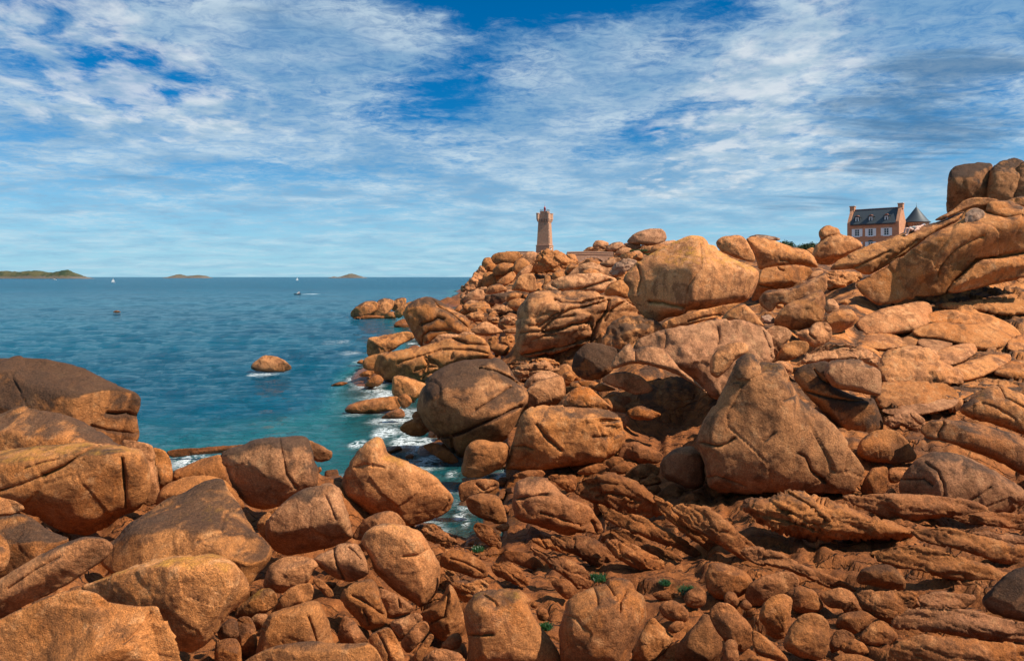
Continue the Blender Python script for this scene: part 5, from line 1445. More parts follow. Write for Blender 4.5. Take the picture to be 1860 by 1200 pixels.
def build_islands():
    mat = island_material()
    for lab, d, green, prof in (
            ('long low green and tan island with a rocky eastern hump at the left of the horizon', 2400, 1.0, ((-120, 0), (-60, 9), (0, 13), (40, 12.5), (70, 14.5), (95, 10.5), (105, 12), (122, 15), (135, 10), (150, 4), (160, 0))),
            ('small twin-humped rocky islet in the middle of the horizon', 3600, .45, ((304, 0), (312, 3), (326, 7), (338, 3.5), (345, 4), (360, 5.5), (372, 4), (378, 0))),
            ('pointed rocky islet at the right of the open horizon', 3800, .35, ((600, 0), (606, 2.4), (614, 1.2), (622, 3.0), (638, 8.5), (650, 4.5), (664, 0)))):
        pf = np.array(prof)
        x0, x1 = pf[0, 0], pf[-1, 0]
        nx_, ny_ = int((x1 - x0) * 1.4) + 8, 34
        xs = np.linspace(x0, x1, nx_)
        vs = np.linspace(-1, 1, ny_)
        Xs, Vs = np.meshgrid(xs, vs)
        sc = d / F * K
        hgt = np.interp(Xs, pf[:, 0], pf[:, 1]) * sc
        half = min((x1 - x0) * .35, 22) * sc
        wx = (Xs - 930) * sc
        wy = d * K + Vs * half
        n = fbm(np.stack([wx.ravel() / (14 * sc), wy.ravel() / (14 * sc), np.zeros(wx.size)], 1), 5, .62).reshape(wx.shape)
        n2 = ridged(np.stack([wx.ravel() / (4 * sc), wy.ravel() / (4 * sc), np.zeros(wx.size) + 3], 1), 3, .6).reshape(wx.shape)
        z = hgt * np.clip(1 - np.abs(Vs) ** 2.2, 0, 1) ** .8 * (1 + .10 * n) + n2 * .5 * sc * (hgt > .2 * sc) - .4 * sc
        V = np.stack([wx, wy, z], 2).reshape(-1, 3)
        q = np.arange(nx_ * ny_).reshape(ny_, nx_)
        quads = np.stack([q[:-1, :-1], q[:-1, 1:], q[1:, 1:], q[1:, :-1]], 2).reshape(-1, 4)
        c = V.mean(0); c[2] = 0
        ob = link('island', np_mesh('island', V - c, quads), mat, None, c)
        ob['green'] = green
        tag(ob, lab, 'island', 'islands on the horizon', 'structure')


# ------------------------------------------------------------------ small mesh helpers for built things
class MB:
    def __init__(s):
        s.bm = bmesh.new()

    def box(s, c, size, rz=0.0, bevel=0.0, taper=1.0):
        r_ = bmesh.ops.create_cube(s.bm, size=1.0)
        vs = r_['verts']
        for v in vs:
            k = taper if v.co.z > 0 else 1.0
            x, y, z = v.co.x * size[0] * k, v.co.y * size[1] * k, v.co.z * size[2]
            v.co = (c[0] + x * math.cos(rz) - y * math.sin(rz), c[1] + x * math.sin(rz) + y * math.cos(rz), c[2] + z)
        if bevel:
            ed = list({e for v in vs for e in v.link_edges})
            bmesh.ops.bevel(s.bm, geom=ed, offset=bevel, segments=2, affect='EDGES', profile=.6)
        return s

    def lathe(s, prof, n=20, c=(0, 0, 0), rot=0.0):
        rings = []
        for rr, z in prof:
            rings.append([s.bm.verts.new((c[0] + rr * math.cos(2 * math.pi * k / n + rot), c[1] + rr * math.sin(2 * math.pi * k / n + rot), c[2] + z)) for k in range(n)])
        for a, b in zip(rings, rings[1:]):
            for k in range(n):
                s.bm.faces.new((a[k], a[(k + 1) % n], b[(k + 1) % n], b[k]))
        s.bm.faces.new(rings[0][::-1])
        s.bm.faces.new(rings[-1])
        return s

    def prism(s, pts, axis, t0, t1):
        """extrude a polygon given in the plane across axis ('x' or 'y') from t0 to t1"""
        def mk(p, t):
            return (t, p[0], p[1]) if axis == 'x' else (p[0], t, p[1])
        a = [s.bm.verts.new(mk(p, t0)) for p in pts]
        b = [s.bm.verts.new(mk(p, t1)) for p in pts]
        s.bm.faces.new(a)
        s.bm.faces.new(b[::-1])
        for k in range(len(pts)):
            s.bm.faces.new((a[k], b[k], b[(k + 1) % len(pts)], a[(k + 1) % len(pts)]))
        return s

    def tube(s, p, q, rad, n=8):
        p, q = Vector(p), Vector(q)
        d = q - p
        u = d.to_track_quat('Z', 'Y')
        ra = []
        for P in (p, q):
            ra.append([s.bm.verts.new(P + u @ Vector((rad * math.cos(2 * math.pi * k / n), rad * math.sin(2 * math.pi * k / n), 0))) for k in range(n)])
        for k in range(n):
            s.bm.faces.new((ra[0][k], ra[0][(k + 1) % n], ra[1][(k + 1) % n], ra[1][k]))
        s.bm.faces.new(ra[0][::-1]); s.bm.faces.new(ra[1])
        return s

    def build(s, name, mat, parent=None, loc=None, smooth=False):
        bmesh.ops.recalc_face_normals(s.bm, faces=s.bm.faces)
        me = bpy.data.meshes.new(name)
        s.bm.to_mesh(me)
        s.bm.free()
        if smooth:
            for p in me.polygons:
                p.use_smooth = True
        return link(name, me, mat, parent, loc)

# ------------------------------------------------------------------ lighthouse
def masonry(name, c1, c2, mortar, bw, bh, rough=.85):
    m = bpy.data.materials.new(name)
    m.use_nodes = True
    t = NT(m.node_tree)
    tc = t.n('ShaderNodeTexCoord').outputs['Object']
    s = t.n('ShaderNodeSeparateXYZ'); t.put(s.inputs[0], tc)
    cv_ = t.n('ShaderNodeCombineXYZ')
    t.put(cv_.inputs[0], t.math('ADD', s.outputs[0], s.outputs[1]))
    t.put(cv_.inputs[1], s.outputs[2])
    br = t.n('ShaderNodeTexBrick')
    t.put(br.inputs['Vector'], cv_.outputs[0])
    br.inputs['Scale'].default_value = 1.0
    br.inputs['Brick Width'].default_value = bw
    br.inputs['Row Height'].default_value = bh
    br.inputs['Mortar Size'].default_value = .02
    br.inputs['Color1'].default_value = c1 + (1,)
    br.inputs['Color2'].default_value = c2 + (1,)
    br.inputs['Mortar'].default_value = mortar + (1,)
    n = t.noise(tc, 1.3, 6, .65)
    c = t.mix(t.step(n, .3, .75, .0, .55), br.outputs[0], (c1[0] * .55, c1[1] * .55, c1[2] * .55))
    b = t.n('ShaderNodeBsdfPrincipled')
    t.put(b.inputs['Base Color'], c)
    b.inputs['Roughness'].default_value = rough
    bp = t.n('ShaderNodeBump')
    bp.inputs['Strength'].default_value = .5
    bp.inputs['Distance'].default_value = .03
    t.put(bp.inputs['Height'], t.math('SUBTRACT', n, br.outputs['Fac']))
    t.put(b.inputs['Normal'], bp.outputs[0])
    o = t.n('ShaderNodeOutputMaterial')
    t.t.links.new(b.outputs[0], o.inputs[0])
    return m


M_TOWER = masonry('tower_stone', (.50, .255, .145), (.58, .31, .18), (.31, .18, .11), .9, .42)
M_TRIM = simple('trim_stone', (.52, .30, .19), .85, .2, 3.0)
M_HOUSE = masonry('house_stone', (.57, .235, .115), (.65, .30, .155), (.46, .26, .16), .7, .32)
M_RED = simple('red_paint', (.42, .025, .03), .4, .15)
M_WHITE = simple('white_paint', (.80, .80, .78), .5, .05)
M_DARK = simple('dark_metal', (.035, .032, .03), .5, .3)
M_PANE = simple('window_glass', (.02, .028, .035), .08, .2)
M_SLATE = simple('slate', (.040, .050, .058), .55, .35, 2.5, bump=.35, bscale=9)
M_LEAF = simple('leaf', (.030, .062, .014), .65, .5, 1.5)
M_GRASS = simple('grass_blade', (.075, .10, .022), .7, .5, 2.0)
M_WEED = simple('seaweed', (.014, .055, .010), .35, .5, 12.0)
M_SKIN = simple('skin', (.62, .36, .27), .55, .08)
M_CLOTH = simple('black_cloth', (.012, .012, .014), .8, .2)
M_WCLOTH = simple('white_cloth', (.78, .78, .76), .8, .05)
M_SAIL = simple('sail_cloth', (.82, .82, .80), .7, .04)
M_HULL = simple('hull_white', (.70, .72, .74), .35, .05)
M_DHULL = simple('hull_dark', (.02, .024, .035), .4, .2)


def lighthouse():
    d = 232
    u = d / F * K
    root = empty('lighthouse', px(989.5, 459, d), R_(-21))
    tag(root, 'square tapering pink granite lighthouse with a red lantern on the rocky headland', 'lighthouse')
    q = 1 / 1.291

    def frus(mb, w0, w1, z0, z1):
        bm = mb.bm
        v = []
        for wd, z in ((w0, z0), (w1, z1)):
            h = wd * q * u / 2
            v.append([bm.verts.new((sx * h, sy * h, z * u)) for sx, sy in ((-1, -1), (1, -1), (1, 1), (-1, 1))])
        for k in range(4):
            bm.faces.new((v[0][k], v[0][(k + 1) % 4], v[1][(k + 1) % 4], v[1][k]))
        bm.faces.new(v[0][::-1]); bm.faces.new(v[1])
        return mb
    frus(MB(), 33, 32, -4, 12.3).build('plinth', M_TOWER, root)
    frus(MB(), 34, 34, 12.3, 13.6).build('string_course', M_TRIM, root)
    frus(MB(), 29.4, 24.3, 13.6, 55.6).build('shaft', M_TOWER, root)
    frus(MB(), 27.5, 27.8, 60.6, 62).build('gallery_floor', M_TRIM, root)
    # parapet: four walls with the corners carried by little turrets
    h = 27.2 * q * u / 2
    for k in range(4):
        a = k * math.pi / 2
        MB().box((math.sin(a) * (h - .2), -math.cos(a) * (h - .2), 65.9 * u), (2 * h - .1, .4, 7.8 * u), a).build('parapet', M_TOWER, root)
        for j in range(6):
            t = (j - 2.5) / 5 * 2 * h * .80
            c = (math.cos(a) * t + math.sin(a) * (h - .42), math.sin(a) * t - math.cos(a) * (h - .42), 58 * u)
            MB().box(c, (.34, .95, 5.0 * u), a, .05).build('corbel', M_TRIM, root)
    for sx in (-1, 1):
        for sy in (-1, 1):
            c = (sx * (h - .15), sy * (h - .15), 0)
            MB().lathe([(.15, 55.5 * u), (.35, 57.5 * u), (.62, 61 * u), (.66, 70.4 * u), (.78, 70.5 * u), (.78, 71.4 * u), (.4, 71.8 * u)], 14, c).build('corner_turret', M_TRIM, root, smooth=False)
    frus(MB(), 18, 17.4, 62, 74).build('upper_stage', M_TOWER, root)
    frus(MB(), 18.8, 18.8, 74, 74.8).build('cornice', M_TRIM, root)
    hh = 17.8 * q * u / 2
    rail = MB()
    for k in range(4):
        a = k * math.pi / 2
        ca, sa = math.cos(a), math.sin(a)
        for zz_ in (76.3, 78.2):
            rail.tube((-ca * hh + sa * hh, -sa * hh - ca * hh, zz_ * u), (ca * hh + sa * hh, sa * hh - ca * hh, zz_ * u), .035, 6)
        for j in range(6):
            t = (j / 5 - .5) * 2 * hh
            rail.tube((ca * t + sa * hh, sa * t - ca * hh, 74.8 * u), (ca * t + sa * hh, sa * t - ca * hh, 78.2 * u), .03, 6)
    rail.build('railing', M_DARK, root)
    lan = MB().lathe([(1.0 * u, 74.8 * u), (1.0 * u, 76.2 * u), (1.75 * u, 76.4 * u), (1.8 * u, 77.4 * u)], 16).build('lantern', M_RED, root)
    MB().lathe([(1.6 * u, 77.4 * u), (1.6 * u, 80.6 * u)], 16).build('lantern_glass', M_PANE, lan)
    MB().lathe([(2.0 * u, 80.6 * u), (1.9 * u, 81.4 * u), (1.2 * u, 83.0 * u), (.45 * u, 83.9 * u), (.5 * u, 84.8 * u), (.12 * u, 85.6 * u), (.07 * u, 92 * u)], 16).build('lantern_roof', M_RED, lan, smooth=True)
    for k in range(8):
        a = k * math.pi / 4
        MB().tube((math.cos(a) * 1.66 * u, math.sin(a) * 1.66 * u, 77.4 * u), (math.cos(a) * 1.66 * u, math.sin(a) * 1.66 * u, 80.6 * u), .045, 6).build('glazing_bar', M_RED, lan)
    # door and dark vertical pipe on the narrow side
    hx = 32.4 * q * u / 2
    dr = MB().box((hx + .05, -.6, 3.6 * u), (.2, 1.25, 8.2 * u)).build('door', M_WHITE, root)
    MB().box((hx + .17, -.6, 4.4 * u), (.06, .8, 3.4 * u)).build('door_panel', simple('door_panel_white', (.70, .70, .68), .5, .05), dr)
    MB().prism([(-1.7, 8.6 * u), (.5, 8.6 * u), (.2, 9.9 * u), (-.6, 10.8 * u), (-1.4, 9.9 * u)], 'x', hx - .1, hx + .4).build('door_hood', M_TRIM, root)
    for z0, z1 in ((16.5, 27.5), (29, 40), (41.5, 53)):
        w0 = (29.4 - (z0 - 13.6) / 42 * 5.1) * q * u / 2
        w1 = (29.4 - (z1 - 13.6) / 42 * 5.1) * q * u / 2
        b = MB()
        bm = b.bm
        vs = [bm.verts.new(p) for p in ((w0 + .05, -w0 * .86, z0 * u), (w0 + .05, -w0 * .62, z0 * u), (w1 + .05, -w1 * .62, z1 * u), (w1 + .05, -w1 * .86, z1 * u), (w0 - .3, -w0 * .86, z0 * u), (w0 - .3, -w0 * .62, z0 * u), (w1 - .3, -w1 * .62, z1 * u), (w1 - .3, -w1 * .86, z1 * u))]
        for f in ((0, 1, 2, 3), (7, 6, 5, 4), (0, 4, 5, 1), (1, 5, 6, 2), (2, 6, 7, 3), (3, 7, 4, 0)):
            bm.faces.new([vs[k] for k in f])
        b.build('corner_pipe', M_DARK, root)  # dark strip, one length of the vertical pipe near the corner


def headland_walls():
    # low stone wall running left of the tower and the arched footbridge on its right
    d = 214
    u = d / F * K
    o = px(1030, 459, d)
    root = empty('stone_footbridge', o)
    tag(root, 'small arched pink stone footbridge right of the lighthouse', 'footbridge')
    W = 84 * u
    arch = [(22 + 24 - 24 * math.cos(math.pi * k / 14), -26 + 17.5 * math.sin(math.pi * k / 14)) for k in range(15)]
    pts = [(0, -26), (22, -26)] + [(a, b) for a, b in arch[1:-1]] + [(70, -26), (84, -26), (84, -.5), (40, 1.2), (0, .2)]
    MB().prism([(a * u, b * u) for a, b in pts], 'y', 0, 3.2).build('spandrel_wall', M_TOWER, root)
    MB().prism([(0, .2 * u), (40 * u, 1.2 * u), (84 * u, -.5 * u), (84 * u, 1.3 * u), (40 * u, 3.0 * u), (0, 2.0 * u)], 'y', -.12, .45).build('coping', M_TRIM, root)
    MB().prism([(0, -3.4 * u), (40 * u, -2.6 * u), (84 * u, -4.0 * u), (84 * u, -3.2 * u), (40 * u, -1.8 * u), (0, -2.6 * u)], 'y', -.15, .2).build('string_course', M_TRIM, root)
    for k in range(13):
        a0, a1 = math.pi * (k + .06) / 13, math.pi * (k + .94) / 13
        q = [(46 - 24 * math.cos(a0), -26 + 17.5 * math.sin(a0)), (46 - 24 * math.cos(a1), -26 + 17.5 * math.sin(a1)),
             (46 - 27 * math.cos(a1), -26 + 20.8 * math.sin(a1)), (46 - 27 * math.cos(a0), -26 + 20.8 * math.sin(a0))]
        MB().prism([(x * u, z * u) for x, z in q], 'y', -.10, .3).build('arch_stone', M_TRIM, root)
    d = 228
    u = d / F * K
    root = empty('stone_wall', px(922, 459, d))
    tag(root, 'low stone parapet wall running to the left of the lighthouse', 'wall')
    MB().box((22 * u, 0, -7.2 * u), (50 * u, .5, 18.6 * u)).build('wall_body', M_TOWER, root)
    MB().box((22 * u, 0, 2.45 * u), (50.5 * u, .7, .7 * u)).build('coping', M_TRIM, root)


# ------------------------------------------------------------------ house
def house():
    d = 148
    u = d / F * K
    c = px(1633, 459, d)
    root = empty('stone_house', c, R_(-42.5))
    tag(root, 'pink stone house with slate roof, white shutters and a round turret behind the rocks', 'house')
    L, Wd, H = 88 * u, 50 * u, 55.5 * u
    RZ = H + 27.5 * u
    MB().prism([(0, -6 * u), (Wd, -6 * u), (Wd, H), (Wd / 2, RZ - 1.0 * u), (0, H)], 'x', -L + .6, -.6).build('wall', M_HOUSE, root)
    # gable walls stand a little above the slates and carry the chimneys
    gw = [(-.05, -6 * u), (Wd + .05, -6 * u), (Wd + .05, H + .3), (Wd / 2 + 5.6 * u, RZ + 1.2 * u), (Wd / 2 - 5.6 * u, RZ + 1.2 * u), (-.05, H + .3)]
    for x0, x1 in ((-L, -L + .75), (-.75, 0)):
        g = MB().prism(gw, 'x', x0, x1).build('gable_wall', M_HOUSE, root)
        cx_ = (x0 + x1) / 2
        ch = MB().box((cx_, Wd / 2, RZ + 3.2 * u), (1.15, 10.2 * u, 9.5 * u)).build('chimney', M_HOUSE, g)
        MB().box((cx_, Wd / 2, RZ + 8.5 * u), (1.4, 11.6 * u, 1.4 * u)).build('chimney_cap', M_TRIM, g)
    rt = .12
    for sgn in (0, 1):
        y0, y1 = (-.35, Wd / 2) if sgn == 0 else (Wd + .35, Wd / 2)
        zE = H - .15
        MB().prism([(y0, zE), (y1, RZ), (y1, RZ + rt * 1.6), (y0, zE + rt)], 'x', -L + .76, -.76).build('roof', M_SLATE, root)
    MB().box((-L / 2, -.22, H - .32), (L - 1.6, .18, .16)).build('gutter', M_DARK, root)
    MB().box((-L / 2, Wd / 2, RZ + .25), (L - 1.6, .3, .18)).build('ridge', simple('ridge_tile', (.30, .11, .07), .8, .2), root)

    def window(x, z, w_, h_, y=-.03, arched=False, shutters=True, parent=root, bars=2):
        fr = MB()
        t = .13
        fr.box((x - w_ / 2, y, z), (t, .12, h_)).box((x + w_ / 2, y, z), (t, .12, h_))
        fr.box((x, y, z + h_ / 2 - t / 2), (w_ - t, .119, t)).box((x, y, z - h_ / 2 + t / 2), (w_ - t, .119, t))
        f = fr.build('window', M_WHITE, parent)
        MB().box((x, y + .015, z), (w_ - t, .05, h_ - 2 * t)).build('pane', M_PANE, f)
        mu = MB().box((x, y - .02, z), (.10, .07, h_ - 2 * t))
        for k in range(bars):
            mu.box((x, y - .018, z - h_ / 2 + h_ * (k + 1) / (bars + 1)), (w_ - t, .06, .06))
        mu.build('muntin', M_WHITE, f)
        MB().box((x, y - .08, z - h_ / 2 - .1), (w_ + .35, .3, .18)).build('window_sill', M_WHITE, f)
        if arched:
            pts = [(x + (w_ / 2 + .1) * math.cos(math.pi * k / 10), z + h_ / 2 + w_ * .42 * math.sin(math.pi * k / 10)) for k in range(11)]
            MB().prism(pts, 'y', y - .04, y + .05).build('fanlight', M_PANE, f)
        else:
            MB().box((x, y - .02, z + h_ / 2 + .16), (w_ + .5, .12, .26)).build('lintel', M_TRIM, f)
        if shutters:
            sw = 4.6 * u
            for s in (-1, 1):
                xs = x + s * (w_ / 2 + sw / 2 + .10)
                sh = MB().box((xs, y - .03, z), (sw, .08, h_ + .1)).build('shutter', M_WHITE, parent)
                for zz_ in (-.3, .3):
                    MB().box((xs, y - .085, z + zz_ * h_), (sw * .86, .03, .12)).build('batten', M_WHITE, sh)
    for x in (-70.5, -47.2, -20.6):
        window(x * u, 39.2 * u, 7.9 * u, 13.6 * u)
        window(x * u, 15.2 * u, 7.9 * u, 12.0 * u, arched=True)
    # dormers
    for x in (-71.5, -48, -21.5):
        z0, dw, dh = H + 8.3 * u, 5.8 * u, 9.0 * u
        yf = 4.0 * u
        dm = MB().box((x * u, yf + 1.4, z0), (dw + .5, 2.8, dh + .2)).build('dormer', M_SLATE, root)
        MB().prism([(x * u - dw / 2 - .45, z0 + dh / 2 + .1), (x * u + dw / 2 + .45, z0 + dh / 2 + .1), (x * u + dw / 2 - .1, z0 + dh / 2 + 2.6 * u), (x * u - dw / 2 + .1, z0 + dh / 2 + 2.6 * u)], 'y', yf - .35, yf + 4.6).build('dormer_roof', M_SLATE, dm)
        MB().box((x * u, yf + 2.0, z0 + dh / 2 + 2.9 * u), (.5, 4.8, .3)).build('dormer_ridge', bpy.data.materials['ridge_tile'], dm)
        fr = MB()
        t = .2
        fr.box((x * u - dw / 2 + .1, yf - .03, z0), (t, .12, dh)).box((x * u + dw / 2 - .1, yf - .03, z0), (t, .12, dh))
        fr.box((x * u, yf - .03, z0 + dh / 2 - .1), (dw - .4, .12, t)).box((x * u, yf - .03, z0 - dh / 2 + .1), (dw - .4, .12, t))
        f = fr.build('window', M_WHITE, root)
        MB().box((x * u, yf - .03, z0), (dw - .4, .06, dh - .4)).build('pane', M_PANE, f)
    # round turret on the far corner of the gable
    tp = px(1664.5, 459, 153)
    rel = Vector(tp) - Vector(c)
    a = R_(42.5)
    lx, ly = rel.x * math.cos(a) - rel.y * math.sin(a), rel.x * math.sin(a) + rel.y * math.cos(a)
    cc = (lx, ly, 0)
    MB().lathe([(20 * u, -6 * u), (20 * u, 55.2 * u)], 40, cc).build('turret', M_HOUSE, root, smooth=True)
    MB().lathe([(20.8 * u, 55.2 * u), (21.2 * u, 56.6 * u), (21.6 * u, 58 * u)], 40, cc).build('turret_cornice', M_TRIM, root, smooth=True)
    for k in range(32):
        an = 2 * math.pi * k / 32
        MB().box((lx + math.cos(an) * 20.6 * u, ly + math.sin(an) * 20.6 * u, 53.6 * u), (.32, .34, 2.4 * u), an).build('corbel', M_TRIM, root)
    MB().lathe([(24.2 * u, 57.6 * u), (22 * u, 59.5 * u), (19 * u, 62.5 * u), (11.2 * u, 73.0 * u), (4 * u, 83 * u), (.5 * u, 87.6 * u), (.25 * u, 88.5 * u)], 40, cc).build('turret_roof', M_SLATE, root, smooth=True)
    MB().lathe([(.25 * u, 88 * u), (.7 * u, 89 * u), (.22 * u, 90 * u), (.12 * u, 95.5 * u)], 8, cc).build('finial', M_DARK, root)


# ------------------------------------------------------------------ people and boats
def skin_body(name, joints, edges, radii, mat, parent=None, sub=2):
    me = bpy.data.meshes.new(name)
    o0 = Vector(joints[0])
    me.from_pydata([Vector(j) - o0 for j in joints], edges, [])
    ob = bpy.data.objects.new(name, me)
    COL.objects.link(ob)
    ob.location = o0
    md = ob.modifiers.new('skin', 'SKIN')
    for k, rr in enumerate(radii):
        me.skin_vertices[0].data[k].radius = (rr, rr) if not isinstance(rr, tuple) else rr
        me.skin_vertices[0].data[k].use_root = (k == 0)
    md.use_smooth_shade = True
    s = ob.modifiers.new('sub', 'SUBSURF')
    s.levels = s.render_levels = sub
    me.materials.append(mat)
    if parent is not None:
        ob.parent = parent
        ob.location = o0 - parent.location
    return ob


def sunbather():
    D_ = 30.75

    def p(x, y, dd=0.0):
        return px(x, y, D_ + dd)
    hip = p(1660.6, 419.6)
    J = [hip, p(1663.2, 417.9, .12), p(1666.3, 415.8, .28), p(1669.6, 413.4, .42), p(1672.4, 412.0, .5), p(1674.0, 411.0, .56), p(1676.6, 410.0, .62),
         p(1659.6, 419.0, -.10), p(1651.4, 414.6, -.12), p(1647.3, 426.6, -.12), p(1643.6, 427.6, -.16),
         p(1659.8, 419.2, .14), p(1645.0, 414.4, .16), p(1642.4, 427.2, .14), p(1639.4, 428.2, .10),
         p(1670.0, 413.6, .20), p(1671.0, 416.6, .02), p(1664.5, 417.2, -.10), p(1662.6, 417.4, -.12),
         p(1671.6, 411.8, .66), p(1679.0, 411.2, .78), p(1683.0, 408.6, .74)]
    E = [(0, 1), (1, 2), (2, 3), (3, 4), (4, 5), (5, 6), (0, 7), (7, 8), (8, 9), (9, 10), (0, 11), (11, 12), (12, 13), (13, 14), (3, 15), (15, 16), (16, 17), (17, 18), (3, 19), (19, 20), (20, 21)]
    Rr = [1.15 * q_ for q_ in (.15, .125, .135, .15, .07, .06, .11, .10, .062, .045, .036, .10, .062, .045, .036, .06, .042, .035, .03, .06, .042, .035)]
    b = skin_body('person', J, E, Rr, M_SKIN)
    tag(b, 'person sunbathing on their back with bent knees in black swim shorts on the leaning slab', 'person')
    S = [p(1660.8, 419.6), p(1663.0, 418.0, .11), p(1658.0, 418.4, -.10), p(1655.4, 417.0, -.11), p(1658.2, 418.6, .14), p(1655.0, 417.4, .15)]
    skin_body('swim_shorts', S, [(0, 1), (0, 2), (2, 3), (0, 4), (4, 5)], [.168, .15, .118, .105, .118, .105], M_CLOTH, b)
    H_ = [p(1677.4, 409.4, .62), p(1678.6, 408.9, .66)]
    skin_body('sun_hat', H_, [(0, 1)], [.125, .10], M_WCLOTH, b)
    # towel folded beside the hips
    t = bpy.data.meshes.new('towel')
    bm = bmesh.new()
    c = Vector(p(1659.5, 413.2, .5))
    g = {}
    for i in range(9):
        for j in range(7):
            z = .05 * math.sin(i * 1.3) + .05 * math.cos(j * 1.7) + .16 * (1 - (i / 4 - 1) ** 2)
            g[i, j] = bm.verts.new((-.26 + .065 * i, -.20 + .065 * j, z))
    for i in range(8):
        for j in range(6):
            bm.faces.new((g[i, j], g[i + 1, j], g[i + 1, j + 1], g[i, j + 1]))
    bmesh.ops.solidify(bm, geom=bm.faces[:], thickness=.03)
    bm.to_mesh(t); bm.free()
    for pl in t.polygons:
        pl.use_smooth = True
    tw = link('towel', t, M_WCLOTH, None, c - Vector((0, 0, .12)))
    tag(tw, 'crumpled white towel lying beside the sunbathing person', 'towel')


def hull(mb, L, B, Hh, n=14):
    bm = mb.bm
    rows = []
    for k in range(n + 1):
        t = k / n
        w_ = B / 2 * (math.sin(min(t * 1.25, 1) * math.pi / 2) ** .8) * (1 if t < .8 else 1 - (t - .8) * .8)
        x = -L / 2 + L * t
        sheer = Hh * (1 + .35 * (1 - t) ** 2)
        rows.append([bm.verts.new((x, -w_, sheer)), bm.verts.new((x + .04 * L * (1 - t), -w_ * .75, Hh * .3)), bm.verts.new((x + .10 * L * (1 - t), 0, -Hh * .35)),
                     bm.verts.new((x + .04 * L * (1 - t), w_ * .75, Hh * .3)), bm.verts.new((x, w_, sheer))])
    for a, b in zip(rows, rows[1:]):
        for j in range(4):
            bm.faces.new((a[j], b[j], b[j + 1], a[j + 1]))
        bm.faces.new((a[0], a[4], b[4], b[0]))
    bm.faces.new(rows[-1])
    return mb


def sail(mb, pts, belly):
    """curved triangular sail with thickness"""
    bm = mb.bm
    n = 8
    P = [Vector(p) for p in pts]
    g = {}
    for side in (0, 1):
        for i in range(n + 1):
            for j in range(n + 1 - i):
                a, b = i / n, j / n
                c = 1 - a - b
                q = P[0] * c + P[1] * a + P[2] * b
                q.y += belly * 27 * a * b * c + belly * 3 * b * c + side * .03
                g[side, i, j] = bm.verts.new(q)
    for side in (0, 1):
        for i in range(n):
            for j in range(n - i):
                bm.faces.new((g[side, i, j], g[side, i + 1, j], g[side, i, j + 1]))
                if i + j < n - 1:
                    bm.faces.new((g[side, i + 1, j], g[side, i + 1, j + 1], g[side, i, j + 1]))
    return mb


def sailboat(x, ywl, hp, label, rz):
    d = 6.0 * F / (ywl - HZ)
    u = d / F * K
    h = hp * u
    root = empty('sailboat', px(x, ywl, d), rz)
    tag(root, label, 'sailboat', 'sailing boats out on the bay')
    L = h * .72
    hull(MB(), L, L * .3, L * .085).build('hull', M_HULL, root, smooth=False)
    MB().box((L * .06, 0, L * .14), (L * .34, L * .16, L * .07), 0, .03).build('cabin', M_WHITE, root)
    MB().tube((-L * .05, 0, L * .05), (-L * .05, 0, h), L * .010, 8).build('mast', M_DARK, root)
    MB().tube((-L * .05, 0, h * .2), (L * .40, 0, h * .19), L * .008, 8).build('boom', M_DARK, root)
    sail(MB(), [(-L * .04, 0, h * .21), (L * .40, 0, h * .20), (-L * .04, 0, h * .985)], .04 * L).build('mainsail', M_SAIL, root, smooth=True)
    sail(MB(), [(-L * .46, 0, h * .15), (-L * .09, 0, h * .17), (-L * .06, 0, h * .90)], .04 * L).build('jib', M_SAIL, root, smooth=True)


def seated(loc, label, mat):
    def q(x, y, z):
        return (loc[0] + x, loc[1] + y, loc[2] + z)
    J = [q(0, 0, .0), q(0, 0, .25), q(0, 0, .48), q(0, 0, .60), q(-.02, 0, .74), q(-.22, -.1, .02), q(-.3, -.1, -.32), q(-.22, .1, .02), q(-.3, .1, -.32), q(-.06, -.2, .30), q(-.22, -.18, .18), q(-.06, .2, .30), q(-.22, .18, .18)]
    E = [(0, 1), (1, 2), (2, 3), (3, 4), (0, 5), (5, 6), (0, 7), (7, 8), (2, 9), (9, 10), (2, 11), (11, 12)]
    b = skin_body('person', J, E, [.14, .14, .15, .06, .10, .08, .05, .08, .05, .05, .04, .05, .04], M_SKIN, sub=1)
    skin_body('jacket', [q(0, 0, .05), q(0, 0, .28), q(0, 0, .47)], [(0, 1), (1, 2)], [.165, .17, .165], mat, b, sub=1)
    tag(b, label, 'person')


